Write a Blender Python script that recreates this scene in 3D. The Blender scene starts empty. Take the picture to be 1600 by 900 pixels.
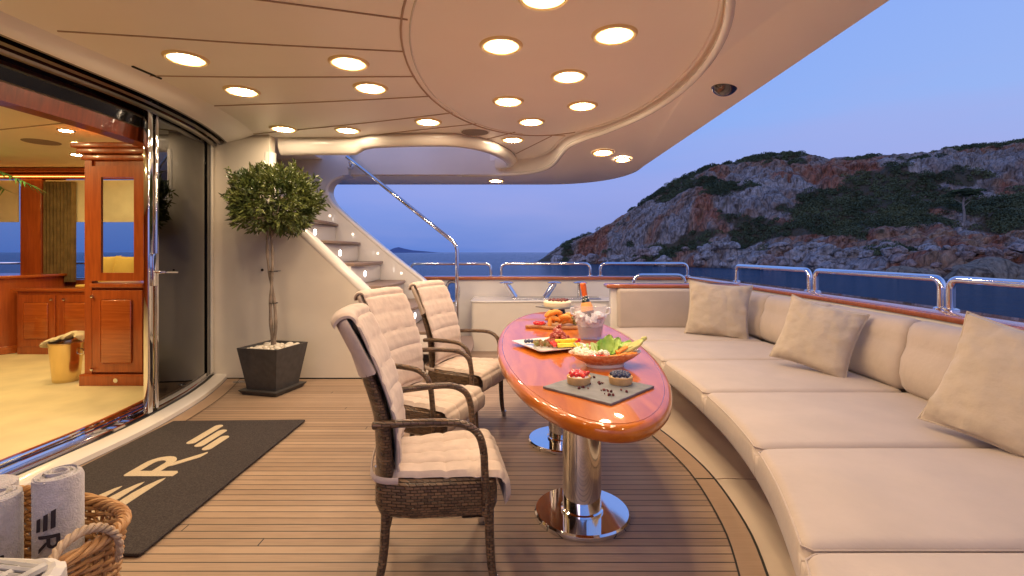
import bpy, bmesh, math, random
from mathutils import Vector, Matrix, noise as mn
R = math.radians
PI = math.pi
random.seed(7)
S = bpy.context.scene
COL = S.collection

# ------------------------------------------------------------ camera
cam = bpy.data.cameras.new('camera'); co = bpy.data.objects.new('camera', cam); COL.objects.link(co)
co.location = (0, 0, 1.35); co.rotation_euler = (R(90), 0, 0)
cam.sensor_width = 36; cam.lens = 36 * 755 / 1600; cam.shift_y = -56 / 1600
cam.clip_start = 0.05; cam.clip_end = 20000
S.camera = co
# ------------------------------------------------------------ world: dusk sky
W = bpy.data.worlds.new('World'); S.world = W; W.use_nodes = True
nt = W.node_tree; nt.nodes.clear()
tc = nt.nodes.new('ShaderNodeTexCoord'); sx = nt.nodes.new('ShaderNodeSeparateXYZ')
nt.links.new(tc.outputs['Generated'], sx.inputs[0])
rp = nt.nodes.new('ShaderNodeValToRGB'); cr = rp.color_ramp
for i, (p, c) in enumerate([(0.0, (.20, .27, .62)), (.05, (.30, .34, .68)), (.12, (.36, .40, .78)), (.24, (.31, .45, .88)), (.45, (.27, .42, .90)), (1, (.12, .24, .68))]):
    e = cr.elements[i] if i < 2 else cr.elements.new(p)
    e.position = p; e.color = (*c, 1)
nt.links.new(sx.outputs['Z'], rp.inputs[0])
# to the west (right) the after-glow is paler
mr = nt.nodes.new('ShaderNodeMapRange'); mr.inputs[1].default_value = -.5; mr.inputs[2].default_value = .8
nt.links.new(sx.outputs['X'], mr.inputs[0])
mx = nt.nodes.new('ShaderNodeMix'); mx.data_type = 'RGBA'; mx.blend_type = 'MULTIPLY'; mx.inputs[0].default_value = 1
r2 = nt.nodes.new('ShaderNodeValToRGB'); r2.color_ramp.elements[0].color = (.50, .80, 1.08, 1); r2.color_ramp.elements[1].color = (1.08, 1.06, 1.02, 1)
nt.links.new(mr.outputs[0], r2.inputs[0]); nt.links.new(rp.outputs[0], mx.inputs[6]); nt.links.new(r2.outputs[0], mx.inputs[7])
cn = nt.nodes.new('ShaderNodeTexNoise'); cn.inputs['Scale'].default_value = 1.6; cn.inputs['Detail'].default_value = 5
cmap = nt.nodes.new('ShaderNodeMapping'); cmap.inputs['Scale'].default_value = (1, 1, 5)
nt.links.new(tc.outputs['Generated'], cmap.inputs[0]); nt.links.new(cmap.outputs[0], cn.inputs[0])
cm = nt.nodes.new('ShaderNodeMapRange'); cm.inputs[1].default_value = .5; cm.inputs[2].default_value = .8; cm.inputs[4].default_value = .5
nt.links.new(cn.outputs[0], cm.inputs[0])
m3 = nt.nodes.new('ShaderNodeMix'); m3.data_type = 'RGBA'; m3.inputs[7].default_value = (.42, .42, .78, 1)
nt.links.new(cm.outputs[0], m3.inputs[0]); nt.links.new(mx.outputs[2], m3.inputs[6])
bg = nt.nodes.new('ShaderNodeBackground'); bg.inputs[1].default_value = 1.0
wo = nt.nodes.new('ShaderNodeOutputWorld')
nt.links.new(m3.outputs[2], bg.inputs[0]); nt.links.new(bg.outputs[0], wo.inputs[0])
# ------------------------------------------------------------ sun: after-sunset glow, very soft
sl = bpy.data.lights.new('sun', 'SUN'); sl.energy = .8; sl.angle = R(35); sl.color = (1, .72, .66)
so = bpy.data.objects.new('sun', sl); COL.objects.link(so); so.rotation_euler = (R(68), 0, R(-38))
S.view_settings.view_transform = 'Standard'; S.view_settings.look = 'None'
S.view_settings.exposure = 0; S.view_settings.gamma = 1; S.view_settings.use_curve_mapping = False
LAMP = 150.0      # emission of the deckhead downlights
S.cycles.max_bounces = 8
S.cycles.caustics_reflective = False; S.cycles.caustics_refractive = False

# ============================================================ helpers
def newmat(name):
    m = bpy.data.materials.new(name); m.use_nodes = True
    n = m.node_tree.nodes; b = n['Principled BSDF']
    return m, m.node_tree, b

def pm(name, col, rough=.5, metal=0, var=0, vs=8, bump=0, bs=60, coat=0, col2=None, stretch=(1, 1, 1), spec=.5, trans=0, ior=1.45, bdist=.002, detail=4, sheen=0, alpha=1):
    m, t, b = newmat(name)
    b.inputs['Base Color'].default_value = (*col, 1)
    b.inputs['Roughness'].default_value = rough; b.inputs['Metallic'].default_value = metal
    b.inputs['Specular IOR Level'].default_value = spec
    b.inputs['Coat Weight'].default_value = coat; b.inputs['Coat Roughness'].default_value = .03
    b.inputs['Transmission Weight'].default_value = trans; b.inputs['IOR'].default_value = ior
    b.inputs['Sheen Weight'].default_value = sheen
    b.inputs['Alpha'].default_value = alpha
    if var or bump or col2:
        tc = t.nodes.new('ShaderNodeTexCoord'); mp = t.nodes.new('ShaderNodeMapping'); mp.inputs['Scale'].default_value = stretch
        t.links.new(tc.outputs['Object'], mp.inputs[0])
    if var or col2:
        nz = t.nodes.new('ShaderNodeTexNoise'); nz.inputs['Scale'].default_value = vs; nz.inputs['Detail'].default_value = detail
        t.links.new(mp.outputs[0], nz.inputs[0])
        c2 = col2 if col2 else tuple(c * (1 - var) for c in col)
        c1 = col if col2 else tuple(min(1, c * (1 + var)) for c in col)
        mr = t.nodes.new('ShaderNodeMapRange'); mr.inputs[1].default_value = .35; mr.inputs[2].default_value = .65
        mi = t.nodes.new('ShaderNodeMix'); mi.data_type = 'RGBA'; mi.inputs[6].default_value = (*c2, 1); mi.inputs[7].default_value = (*c1, 1)
        t.links.new(nz.outputs[0], mr.inputs[0]); t.links.new(mr.outputs[0], mi.inputs[0]); t.links.new(mi.outputs[2], b.inputs['Base Color'])
    if bump:
        n2 = t.nodes.new('ShaderNodeTexNoise'); n2.inputs['Scale'].default_value = bs; n2.inputs['Detail'].default_value = 3
        t.links.new(mp.outputs[0], n2.inputs[0])
        bp = t.nodes.new('ShaderNodeBump'); bp.inputs['Strength'].default_value = bump; bp.inputs['Distance'].default_value = bdist
        t.links.new(n2.outputs[0], bp.inputs['Height']); t.links.new(bp.outputs[0], b.inputs['Normal'])
    return m

def emat(name, col, s):
    m, t, b = newmat(name)
    b.inputs['Base Color'].default_value = (*col, 1)
    b.inputs['Emission Color'].default_value = (*col, 1); b.inputs['Emission Strength'].default_value = s
    return m

def mk(name, bm, mat, parent=None, smooth=True, sharp=35, **tags):
    me = bpy.data.meshes.new(name)
    bmesh.ops.remove_doubles(bm, verts=bm.verts, dist=1e-6)
    bmesh.ops.recalc_face_normals(bm, faces=bm.faces)
    if smooth:
        for f in bm.faces: f.smooth = True
        for e in bm.edges:
            if len(e.link_faces) == 2 and e.calc_face_angle(0) > R(sharp): e.smooth = False
    bm.to_mesh(me); bm.free()
    o = bpy.data.objects.new(name, me); COL.objects.link(o)
    if mat: me.materials.append(mat)
    if parent: o.parent = parent
    for k, v in tags.items(): o['category' if k == 'cat' else k] = v
    return o

def thing(name, label, cat, loc=(0, 0, 0), rz=0, group=None):
    o = bpy.data.objects.new(name, None); COL.objects.link(o); o.empty_display_size = .1
    o.location = loc; o.rotation_euler = (0, 0, rz); o['label'] = label; o['category'] = cat
    if group: o['group'] = group
    return o

def dup(o, parent=None):
    c = o.copy(); COL.objects.link(c); c.parent = parent
    for ch in list(o.children): dup(ch, c)
    return c

def B(): return bmesh.new()

def box(bm, x0, x1, y0, y1, z0, z1, M=None, bev=0):
    vs = [bm.verts.new((x, y, z)) for x in (x0, x1) for y in (y0, y1) for z in (z0, z1)]
    if M:
        for v in vs: v.co = M @ v.co
    fs = [(0, 1, 3, 2), (4, 6, 7, 5), (0, 4, 5, 1), (2, 3, 7, 6), (0, 2, 6, 4), (1, 5, 7, 3)]
    F = [bm.faces.new([vs[i] for i in f]) for f in fs]
    if bev:
        es = list({e for f in F for e in f.edges})
        bmesh.ops.bevel(bm, geom=es, offset=bev, segments=3, affect='EDGES', profile=.5)
    return bm

def loft(bm, loops, closed=True, cap=True, M=None):
    L = []
    for lp in loops:
        L.append([bm.verts.new(M @ Vector(p) if M else p) for p in lp])
    n = len(L[0])
    for a, b in zip(L, L[1:]):
        for i in range(n if closed else n - 1):
            j = (i + 1) % n
            try: bm.faces.new((a[i], a[j], b[j], b[i]))
            except ValueError: pass
    if cap and closed:
        for l in (L[0], L[-1]):
            try: bm.faces.new(l)
            except ValueError: pass
    return bm

def lathe(bm, prof, n=32, c=(0, 0, 0), M=None, sx=1, sy=1):
    loops = [[(c[0] + sx * r * math.cos(2 * PI * i / n), c[1] + sy * r * math.sin(2 * PI * i / n), c[2] + z) for i in range(n)] for r, z in prof]
    return loft(bm, loops, True, False, M)

def tube(bm, pts, r, n=10, closed=False, cap=True, flat=1):
    P = [Vector(p) for p in pts]; m = len(P)
    rr = r if isinstance(r, (list, tuple)) else [r] * m
    T = []
    for i in range(m):
        a = P[(i - 1) % m] if (closed or i > 0) else P[i]; b = P[(i + 1) % m] if (closed or i < m - 1) else P[i]
        T.append((b - a).normalized())
    up = Vector((0, 0, 1)) if abs(T[0].z) < .9 else Vector((1, 0, 0))
    nrm = (up - T[0] * up.dot(T[0])).normalized()
    loops = []
    for i in range(m):
        nrm = (nrm - T[i] * nrm.dot(T[i])).normalized(); bi = T[i].cross(nrm)
        loops.append([P[i] + rr[i] * (math.cos(2 * PI * k / n) * nrm + flat * math.sin(2 * PI * k / n) * bi) for k in range(n)])
    if closed: loops.append(loops[0])
    return loft(bm, loops, True, cap and not closed)

def smoothpath(pts, k=8):
    """Catmull-Rom through the points"""
    P = [Vector(p) for p in pts]; out = []
    for i in range(len(P) - 1):
        p0 = P[max(i - 1, 0)]; p1 = P[i]; p2 = P[i + 1]; p3 = P[min(i + 2, len(P) - 1)]
        for j in range(k):
            t = j / k
            out.append(.5 * ((2 * p1) + (p2 - p0) * t + (2 * p0 - 5 * p1 + 4 * p2 - p3) * t * t + (3 * p1 - p0 - 3 * p2 + p3) * t ** 3))
    out.append(P[-1]); return out

def fillet(pts, r, seg=6):
    """round the inner corners of a polyline"""
    P = [Vector(p) for p in pts]; out = [P[0]]
    for i in range(1, len(P) - 1):
        a = (P[i - 1] - P[i]); b = (P[i + 1] - P[i]); d = min(r, a.length * .49, b.length * .49)
        A = P[i] + a.normalized() * d; C = P[i] + b.normalized() * d
        for k in range(seg + 1):
            t = k / seg; out.append((1 - t) ** 2 * A + 2 * t * (1 - t) * P[i] + t * t * C)
    out.append(P[-1]); return out

def roundpoly(pts, r, seg=6):
    n = len(pts); out = []
    for i in range(n):
        p = Vector(pts[i][:2]); a = Vector(pts[i - 1][:2]) - p; b = Vector(pts[(i + 1) % n][:2]) - p
        if a.length < r * .6 or b.length < r * .6 or a.normalized().dot(-b.normalized()) > .96:
            out.append(p); continue
        d = min(r, a.length * .45, b.length * .45); A = p + a.normalized() * d; C = p + b.normalized() * d
        for k in range(seg + 1):
            t = k / seg; out.append((1 - t) ** 2 * A + 2 * t * (1 - t) * p + t * t * C)
    return out

def offset(poly, d):
    n = len(poly); out = []
    area = sum(poly[i].x * poly[(i + 1) % n].y - poly[(i + 1) % n].x * poly[i].y for i in range(n))
    s = 1 if area > 0 else -1
    for i in range(n):
        a = (poly[i] - poly[i - 1]); b = (poly[(i + 1) % n] - poly[i])
        if a.length < 1e-9: a = b
        if b.length < 1e-9: b = a
        na = Vector((-a.y, a.x)).normalized(); nb = Vector((-b.y, b.x)).normalized()
        v = (na + nb); v = v.normalized() if v.length > 1e-6 else na
        k = 1 / max(.5, v.dot(na)); out.append(poly[i] + v * d * s * k)
    return out

def softpoly(bm, poly, z0, z1, r, puff=0, puffb=0, M=None, wob=0, seed=0):
    """rounded slab (cushion) over a plan outline"""
    poly = [Vector(p[:2]) for p in poly]
    c = sum(poly, Vector((0, 0))) / len(poly); loops = []
    K = 5
    for k in range(K + 1):
        a = PI / 2 * k / K; o = offset(poly, r * (1 - math.sin(a)))
        loops.append([(p.x, p.y, z0 + r * (1 - math.cos(a))) for p in o])
    for k in range(K + 1):
        a = PI / 2 * k / K; o = offset(poly, r * (1 - math.cos(a)))
        loops.append([(p.x, p.y, z1 - r + r * math.sin(a)) for p in o])
    o = offset(poly, r)
    for s in (.94, .86, .74, .6, .45, .3, .15):
        loops.append([(c.x + (p.x - c.x) * s, c.y + (p.y - c.y) * s, z1 + puff * (1 - s ** 3)) for p in o])
    if wob:
        loops = [[(x, y, z + wob * mn.noise(Vector((x * 5, y * 5, z * 5 + seed)))) for x, y, z in lp] for lp in loops]
    return loft(bm, loops, True, True, M)

def polyfill(bm, outer, holes, z, thick=0, plane='XY', yv=0):
    """flat polygon with holes, optionally thick. zfun allowed"""
    zf = z if callable(z) else (lambda x, y: z)
    def P(p, off=0):
        if plane == 'XY': return (p[0], p[1], zf(p[0], p[1]) + off)
        return (p[0], yv + off, p[1])
    rings = [outer] + holes; layers = []
    for off in ([0, thick] if thick else [0]):
        R_ = []; es = []
        for rg in rings:
            vs = [bm.verts.new(P(p, off)) for p in rg]; R_.append(vs)
            for i in range(len(vs)): es.append(bm.edges.new((vs[i], vs[(i + 1) % len(vs)])))
        bmesh.ops.triangle_fill(bm, use_beauty=True, use_dissolve=False, edges=es)
        layers.append(R_)
    if thick:
        for a, b in zip(*layers):
            for i in range(len(a)):
                j = (i + 1) % len(a); bm.faces.new((a[i], a[j], b[j], b[i]))
    return bm

def interp(tab, x):
    if x <= tab[0][0]: return tab[0][1]
    if x >= tab[-1][0]: return tab[-1][1]
    for i in range(len(tab) - 1):
        if tab[i][0] <= x <= tab[i + 1][0]:
            p0 = tab[max(i - 1, 0)]; p1 = tab[i]; p2 = tab[i + 1]; p3 = tab[min(i + 2, len(tab) - 1)]
            h = p2[0] - p1[0]; t = (x - p1[0]) / h
            m1 = (p2[1] - p0[1]) / (p2[0] - p0[0]) * h; m2 = (p3[1] - p1[1]) / (p3[0] - p1[0]) * h
            return (2 * t ** 3 - 3 * t * t + 1) * p1[1] + (t ** 3 - 2 * t * t + t) * m1 + (-2 * t ** 3 + 3 * t * t) * p2[1] + (t ** 3 - t * t) * m2

def frange(a, b, n): return [a + (b - a) * i / n for i in range(n + 1)]

def strip(bm, curveA, curveB):
    """ribbon between two 3d polylines"""
    A = [bm.verts.new(p) for p in curveA]; C = [bm.verts.new(p) for p in curveB]
    for i in range(len(A) - 1): bm.faces.new((A[i], A[i + 1], C[i + 1], C[i]))
    return bm

def softgrid(bm, fx0, fx1, y0, y1, z0, z1, r, puff=0, wob=0, seed=0, step=.05):
    """cushion between two edge curves x = fx0(y), x = fx1(y)"""
    def samples(Lg):
        e = [0, .0015, .005, .010, .018, .027, .036, .05]; n = max(2, int((Lg - .1) / step)); return e + [.05 + (Lg - .1) * i / n for i in range(1, n)] + [Lg - q for q in reversed(e)]
    YS = samples(y1 - y0); G = []; 
    Lx0 = fx1((y0 + y1) / 2) - fx0((y0 + y1) / 2); US = [q / Lx0 for q in samples(Lx0)]
    for yy in YS:
        y = y0 + yy; a, b_ = fx0(y), fx1(y); row = []
        for u in US:
            x = a + (b_ - a) * u; dx = min(x - a, b_ - x); dy = min(yy, y1 - y0 - yy)
            R_ = r * 1.3
            d = R_ - math.hypot(R_ - dx, R_ - dy) if (dx < R_ and dy < R_) else min(dx, dy)
            d = max(0, d); k = min(1, d / r); z = z1 - r + r * math.sqrt(max(0, 1 - (1 - k) ** 2))
            px_, py_ = min(1, dx / .3), min(1, dy / .3)
            z += puff * math.sin(PI / 2 * px_) * math.sin(PI / 2 * py_) + wob * mn.noise(Vector((x * 4, y * 4, seed))) * min(px_, py_)
            row.append(bm.verts.new((x, y, z)))
        G.append(row)
    for i in range(len(G) - 1):
        for j in range(len(US) - 1): bm.faces.new((G[i][j], G[i][j + 1], G[i + 1][j + 1], G[i + 1][j]))
    ring = G[0][:-1] + [g[-1] for g in G[:-1]] + G[-1][:0:-1] + [g[0] for g in G[:0:-1]]
    prev = ring; cx = sum(v.co.x for v in ring) / len(ring); cy = (y0 + y1) / 2
    for z, ins in ((z0 + (z1 - z0) * .45, -.004), (z0 + .02, .0), (z0 + .006, .004), (z0, .016)):
        cur = []
        for v in ring:
            dd = Vector((cx - v.co.x, cy - v.co.y)).normalized() * ins; cur.append(bm.verts.new((v.co.x + dd.x, v.co.y + dd.y, z)))
        for i in range(len(ring)): j = (i + 1) % len(ring); bm.faces.new((prev[i], prev[j], cur[j], cur[i]))
        prev = cur
    bm.faces.new(prev); return bm

# ============================================================ materials
M_white = pm('gelcoat', (.76, .71, .65), .22, coat=.4, var=.03, vs=2)
M_ceil = pm('deckhead_paint', (.88, .83, .79), .36, var=.02, vs=1.2)
M_cream = pm('cream_paint', (.72, .65, .55), .24, var=.03, vs=2, coat=.2)
M_chrome = pm('polished_steel', (.78, .78, .80), .06, 1)
M_chrome2 = pm('brushed_steel', (.55, .55, .56), .25, 1, bump=.1, bs=200)
M_black = pm('black_gloss', (.012, .011, .010), .15)
M_dark = pm('dark_rubber', (.02, .018, .016), .6)
M_seam = pm('panel_joint', (.42, .30, .23), .6)
M_track = pm('track_alloy', (.30, .27, .24), .38, 1)
M_fabric = pm('sofa_fabric', (.49, .40, .32), .85, var=.04, vs=5, bump=.35, bs=25, bdist=.006, sheen=.2)
M_pillow = pm('pillow_fabric', (.48, .395, .295), .9, var=.05, vs=9, bump=.5, bs=18, bdist=.012, sheen=.3)
M_quilt = pm('quilt_fabric', (.52, .41, .34), .9, var=.06, vs=22, bump=.4, bs=45, bdist=.004, sheen=.2)

def wood(name, c1, c2, rough=.12, coat=.9, scale=3, st=(1, 14, 14), bump=0):
    m, t, b = newmat(name)
    tc = t.nodes.new('ShaderNodeTexCoord'); mp = t.nodes.new('ShaderNodeMapping'); mp.inputs['Scale'].default_value = st
    nz = t.nodes.new('ShaderNodeTexNoise'); nz.inputs['Scale'].default_value = scale; nz.inputs['Detail'].default_value = 8; nz.inputs['Distortion'].default_value = .6
    rp = t.nodes.new('ShaderNodeValToRGB'); rp.color_ramp.elements[0].position = .3; rp.color_ramp.elements[1].position = .7
    rp.color_ramp.elements[0].color = (*c2, 1); rp.color_ramp.elements[1].color = (*c1, 1)
    t.links.new(tc.outputs['Object'], mp.inputs[0]); t.links.new(mp.outputs[0], nz.inputs[0]); t.links.new(nz.outputs[0], rp.inputs[0])
    t.links.new(rp.outputs[0], b.inputs['Base Color'])
    b.inputs['Roughness'].default_value = rough; b.inputs['Coat Weight'].default_value = coat; b.inputs['Coat Roughness'].default_value = .02
    return m
M_mahog = wood('varnished_mahogany', (.52, .13, .025), (.36, .075, .015), .25)
M_table = wood('table_veneer', (.54, .150, .010), (.38, .082, .006), .30, .75, 2.2, (8, 1.2, 8))
M_salonwood = wood('cherry_wood', (.48, .11, .022), (.33, .065, .014), .3, .5, 3, (12, 12, 1.2))
M_rail = wood('cap_rail_wood', (.46, .13, .035), (.30, .075, .02), .2, .9, 3, (1.5, 14, 14))
M_table.node_tree.nodes['Principled BSDF'].inputs['Specular IOR Level'].default_value = .15
M_lintel = wood('dark_cherry_wood', (.22, .04, .01), (.12, .02, .006), .35, .3, 3, (12, 12, 1.2))
M_board = wood('olive_wood', (.50, .26, .11), (.28, .12, .045), .5, .1, 12, (1, 6, 6))

def teakmat(name, pitch=.0585, seams=True, c1=(.36, .225, .135), c2=(.25, .15, .09)):
    m, t, b = newmat(name); N = t.nodes.new; L = t.links.new
    g = N('ShaderNodeNewGeometry'); s = N('ShaderNodeSeparateXYZ'); L(g.outputs['Position'], s.inputs[0])
    d = N('ShaderNodeMath'); d.operation = 'DIVIDE'; d.inputs[1].default_value = pitch; L(s.outputs['Y'], d.inputs[0])
    fr = N('ShaderNodeMath'); fr.operation = 'FRACT'; L(d.outputs[0], fr.inputs[0])
    fl = N('ShaderNodeMath'); fl.operation = 'FLOOR'; L(d.outputs[0], fl.inputs[0])
    wn = N('ShaderNodeTexWhiteNoise'); wn.noise_dimensions = '1D'; L(fl.outputs[0], wn.inputs['W'])
    mp = N('ShaderNodeMapping'); mp.inputs['Scale'].default_value = (1.5, 28, 1); L(g.outputs['Position'], mp.inputs[0])
    nz = N('ShaderNodeTexNoise'); nz.inputs['Scale'].default_value = 4; nz.inputs['Detail'].default_value = 6; L(mp.outputs[0], nz.inputs[0])
    n3 = N('ShaderNodeTexNoise'); n3.inputs['Scale'].default_value = 1.1; n3.inputs['Detail'].default_value = 4; L(g.outputs['Position'], n3.inputs[0])
    ad = N('ShaderNodeMath'); ad.operation = 'MULTIPLY_ADD'; ad.inputs[1].default_value = .75; L(wn.outputs[0], ad.inputs[0]); L(nz.outputs[0], ad.inputs[2])
    a2 = N('ShaderNodeMath'); a2.operation = 'MULTIPLY_ADD'; a2.inputs[1].default_value = .7; L(n3.outputs[0], a2.inputs[0]); L(ad.outputs[0], a2.inputs[2])
    mr = N('ShaderNodeMapRange'); mr.inputs[1].default_value = .8; mr.inputs[2].default_value = 1.65; L(a2.outputs[0], mr.inputs[0])
    mi = N('ShaderNodeMix'); mi.data_type = 'RGBA'; mi.inputs[6].default_value = (*c2, 1); mi.inputs[7].default_value = (*c1, 1); L(mr.outputs[0], mi.inputs[0])
    b.inputs['Roughness'].default_value = .55
    if seams:
        gt0 = N('ShaderNodeMath'); gt0.operation = 'GREATER_THAN'; gt0.inputs[1].default_value = .90; L(fr.outputs[0], gt0.inputs[0])
        bx1 = N('ShaderNodeMath'); bx1.operation = 'MULTIPLY_ADD'; bx1.inputs[1].default_value = 11.0; L(wn.outputs[0], bx1.inputs[0]); L(s.outputs['X'], bx1.inputs[2])
        bx2 = N('ShaderNodeMath'); bx2.operation = 'DIVIDE'; bx2.inputs[1].default_value = 11.0; L(bx1.outputs[0], bx2.inputs[0])
        bx3 = N('ShaderNodeMath'); bx3.operation = 'FRACT'; L(bx2.outputs[0], bx3.inputs[0])
        bx4 = N('ShaderNodeMath'); bx4.operation = 'LESS_THAN'; bx4.inputs[1].default_value = .0005; L(bx3.outputs[0], bx4.inputs[0])
        gt = N('ShaderNodeMath'); gt.operation = 'MAXIMUM'; L(gt0.outputs[0], gt.inputs[0]); L(bx4.outputs[0], gt.inputs[1])
        m2 = N('ShaderNodeMix'); m2.data_type = 'RGBA'; m2.inputs[7].default_value = (.012, .010, .010, 1)
        L(gt.outputs[0], m2.inputs[0]); L(mi.outputs[2], m2.inputs[6]); L(m2.outputs[2], b.inputs['Base Color'])
    else: L(mi.outputs[2], b.inputs['Base Color'])
    bp = N('ShaderNodeBump'); bp.inputs['Strength'].default_value = .15; bp.inputs['Distance'].default_value = .003
    L(nz.outputs[0], bp.inputs['Height']); L(bp.outputs[0], b.inputs['Normal'])
    return m
M_teak = teakmat('teak_planks', c1=(.42,.29,.195), c2=(.28,.185,.12)); M_teakm = teakmat('teak_margin', 5, False, (.44, .30, .20), (.33, .215, .135))
M_tread = teakmat('teak_tread', 5, False, (.32, .22, .16), (.22, .15, .11))

def wickermat(name, c1, c2, w=.022, h=.011, rough=.35):
    m, t, b = newmat(name); N = t.nodes.new; L = t.links.new
    tc = N('ShaderNodeTexCoord'); s = N('ShaderNodeSeparateXYZ'); L(tc.outputs['Object'], s.inputs[0])
    a = N('ShaderNodeMath'); a.operation = 'ADD'; L(s.outputs['X'], a.inputs[0]); L(s.outputs['Y'], a.inputs[1])
    c = N('ShaderNodeCombineXYZ'); L(a.outputs[0], c.inputs[0]); L(s.outputs['Z'], c.inputs[1])
    br = N('ShaderNodeTexBrick'); br.inputs['Scale'].default_value = 1; br.inputs['Brick Width'].default_value = w; br.inputs['Row Height'].default_value = h
    br.inputs['Mortar Size'].default_value = .0018; br.inputs['Mortar Smooth'].default_value = 1; br.inputs['Color1'].default_value = (*c1, 1); br.inputs['Color2'].default_value = (*c2, 1)
    br.inputs['Mortar'].default_value = (c2[0] * .4, c2[1] * .4, c2[2] * .4, 1)
    L(c.outputs[0], br.inputs[0]); L(br.outputs['Color'], b.inputs['Base Color'])
    iv = N('ShaderNodeMath'); iv.operation = 'SUBTRACT'; iv.inputs[0].default_value = 1; L(br.outputs['Fac'], iv.inputs[1])
    bp = N('ShaderNodeBump'); bp.inputs['Strength'].default_value = 1; bp.inputs['Distance'].default_value = .008
    L(iv.outputs[0], bp.inputs['Height']); L(bp.outputs[0], b.inputs['Normal'])
    b.inputs['Roughness'].default_value = rough
    return m
M_wicker = wickermat('chair_wicker', (.20, .115, .06), (.075, .042, .026), .024, .0115, .3)
M_cane = pm('willow_cane', (.50, .28, .12), .45, col2=(.36, .17, .06), vs=14, bump=.3, bs=90)
M_caneg = pm('grey_cane', (.42, .40, .38), .6, var=.2, vs=20)

def glassmat(name, tint, refl, rough=.0):
    m = bpy.data.materials.new(name); m.use_nodes = True; t = m.node_tree; t.nodes.clear()
    tr = t.nodes.new('ShaderNodeBsdfTransparent'); tr.inputs[0].default_value = (*tint, 1)
    gl = t.nodes.new('ShaderNodeBsdfGlossy'); gl.inputs['Roughness'].default_value = rough; gl.inputs[0].default_value = (1, 1, 1, 1)
    fr = t.nodes.new('ShaderNodeLayerWeight'); fr.inputs[0].default_value = refl
    mi = t.nodes.new('ShaderNodeMixShader'); o = t.nodes.new('ShaderNodeOutputMaterial')
    t.links.new(fr.outputs['Fresnel'], mi.inputs[0]); t.links.new(tr.outputs[0], mi.inputs[1]); t.links.new(gl.outputs[0], mi.inputs[2]); t.links.new(mi.outputs[0], o.inputs[0])
    return m
M_glassdark = glassmat('tinted_glass', (.24, .15, .08), .55)
M_glass = glassmat('clear_glass', (.93, .95, .96), .12)
M_winglass = glassmat('window_glass', (.85, .85, .85), .15)

# ============================================================ curves of the deck
XW = [(-2, -3.4), (0, -3.02), (1, -2.86), (2, -2.77), (3.0, -2.73), (3.6, -2.72), (4.3, -2.80), (4.8, -2.92), (5.25, -3.07), (6, -3.3)]
def xw(y): return interp(XW, y)
XL = [(-1, .2), (0.4, .46), (1.0, .72), (1.5, .90), (2.03, 1.075), (2.38, 1.16), (2.91, 1.21), (3.3, 1.185), (3.67, 1.13), (4.3, 1.0), (5.0, .82), (5.6, .7)]
def xl(y): return interp(XL, y)          # deck edge in front of the sofa
XF = [(.2, .1), (.6, .40), (1.0, .63), (1.38, .83), (2.08, 1.06), (2.84, 1.17), (3.84, 1.195), (4.65, 1.19), (5.5, 1.14)]
def xf(y): return interp(XF, y)          # front of the seat cushions
def xin(y): return 2.62 - max(0, 4 - y) ** 2 / 24

# ============================================================ setting: sea, hills, deck
def seamat():
    m, t, b = newmat('sea_water'); N = t.nodes.new; L = t.links.new
    b.inputs['Base Color'].default_value = (.012, .085, .17, 1); b.inputs['Roughness'].default_value = .13; b.inputs['IOR'].default_value = 1.22
    g = N('ShaderNodeNewGeometry'); mp = N('ShaderNodeMapping'); mp.inputs['Scale'].default_value = (.5, 1, 1); L(g.outputs['Position'], mp.inputs[0])
    n1 = N('ShaderNodeTexNoise'); n1.inputs['Scale'].default_value = 1.1; n1.inputs['Detail'].default_value = 8; n1.inputs['Roughness'].default_value = .65; L(mp.outputs[0], n1.inputs[0])
    n2 = N('ShaderNodeTexNoise'); n2.inputs['Scale'].default_value = .12; n2.inputs['Detail'].default_value = 4; L(mp.outputs[0], n2.inputs[0])
    a = N('ShaderNodeMath'); a.operation = 'MULTIPLY_ADD'; a.inputs[1].default_value = 2; L(n2.outputs[0], a.inputs[0]); L(n1.outputs[0], a.inputs[2])
    bp = N('ShaderNodeBump'); bp.inputs['Strength'].default_value = 1; bp.inputs['Distance'].default_value = 1.6
    L(a.outputs[0], bp.inputs['Height']); L(bp.outputs[0], b.inputs['Normal'])
    return m
SEA = -2.65
bm = B(); bm.faces.new([bm.verts.new(p) for p in ((-14000, -14000, SEA), (14000, -14000, SEA), (14000, 14000, SEA), (-14000, 14000, SEA))])
mk('sea', bm, seamat(), smooth=False, kind='structure')

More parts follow.
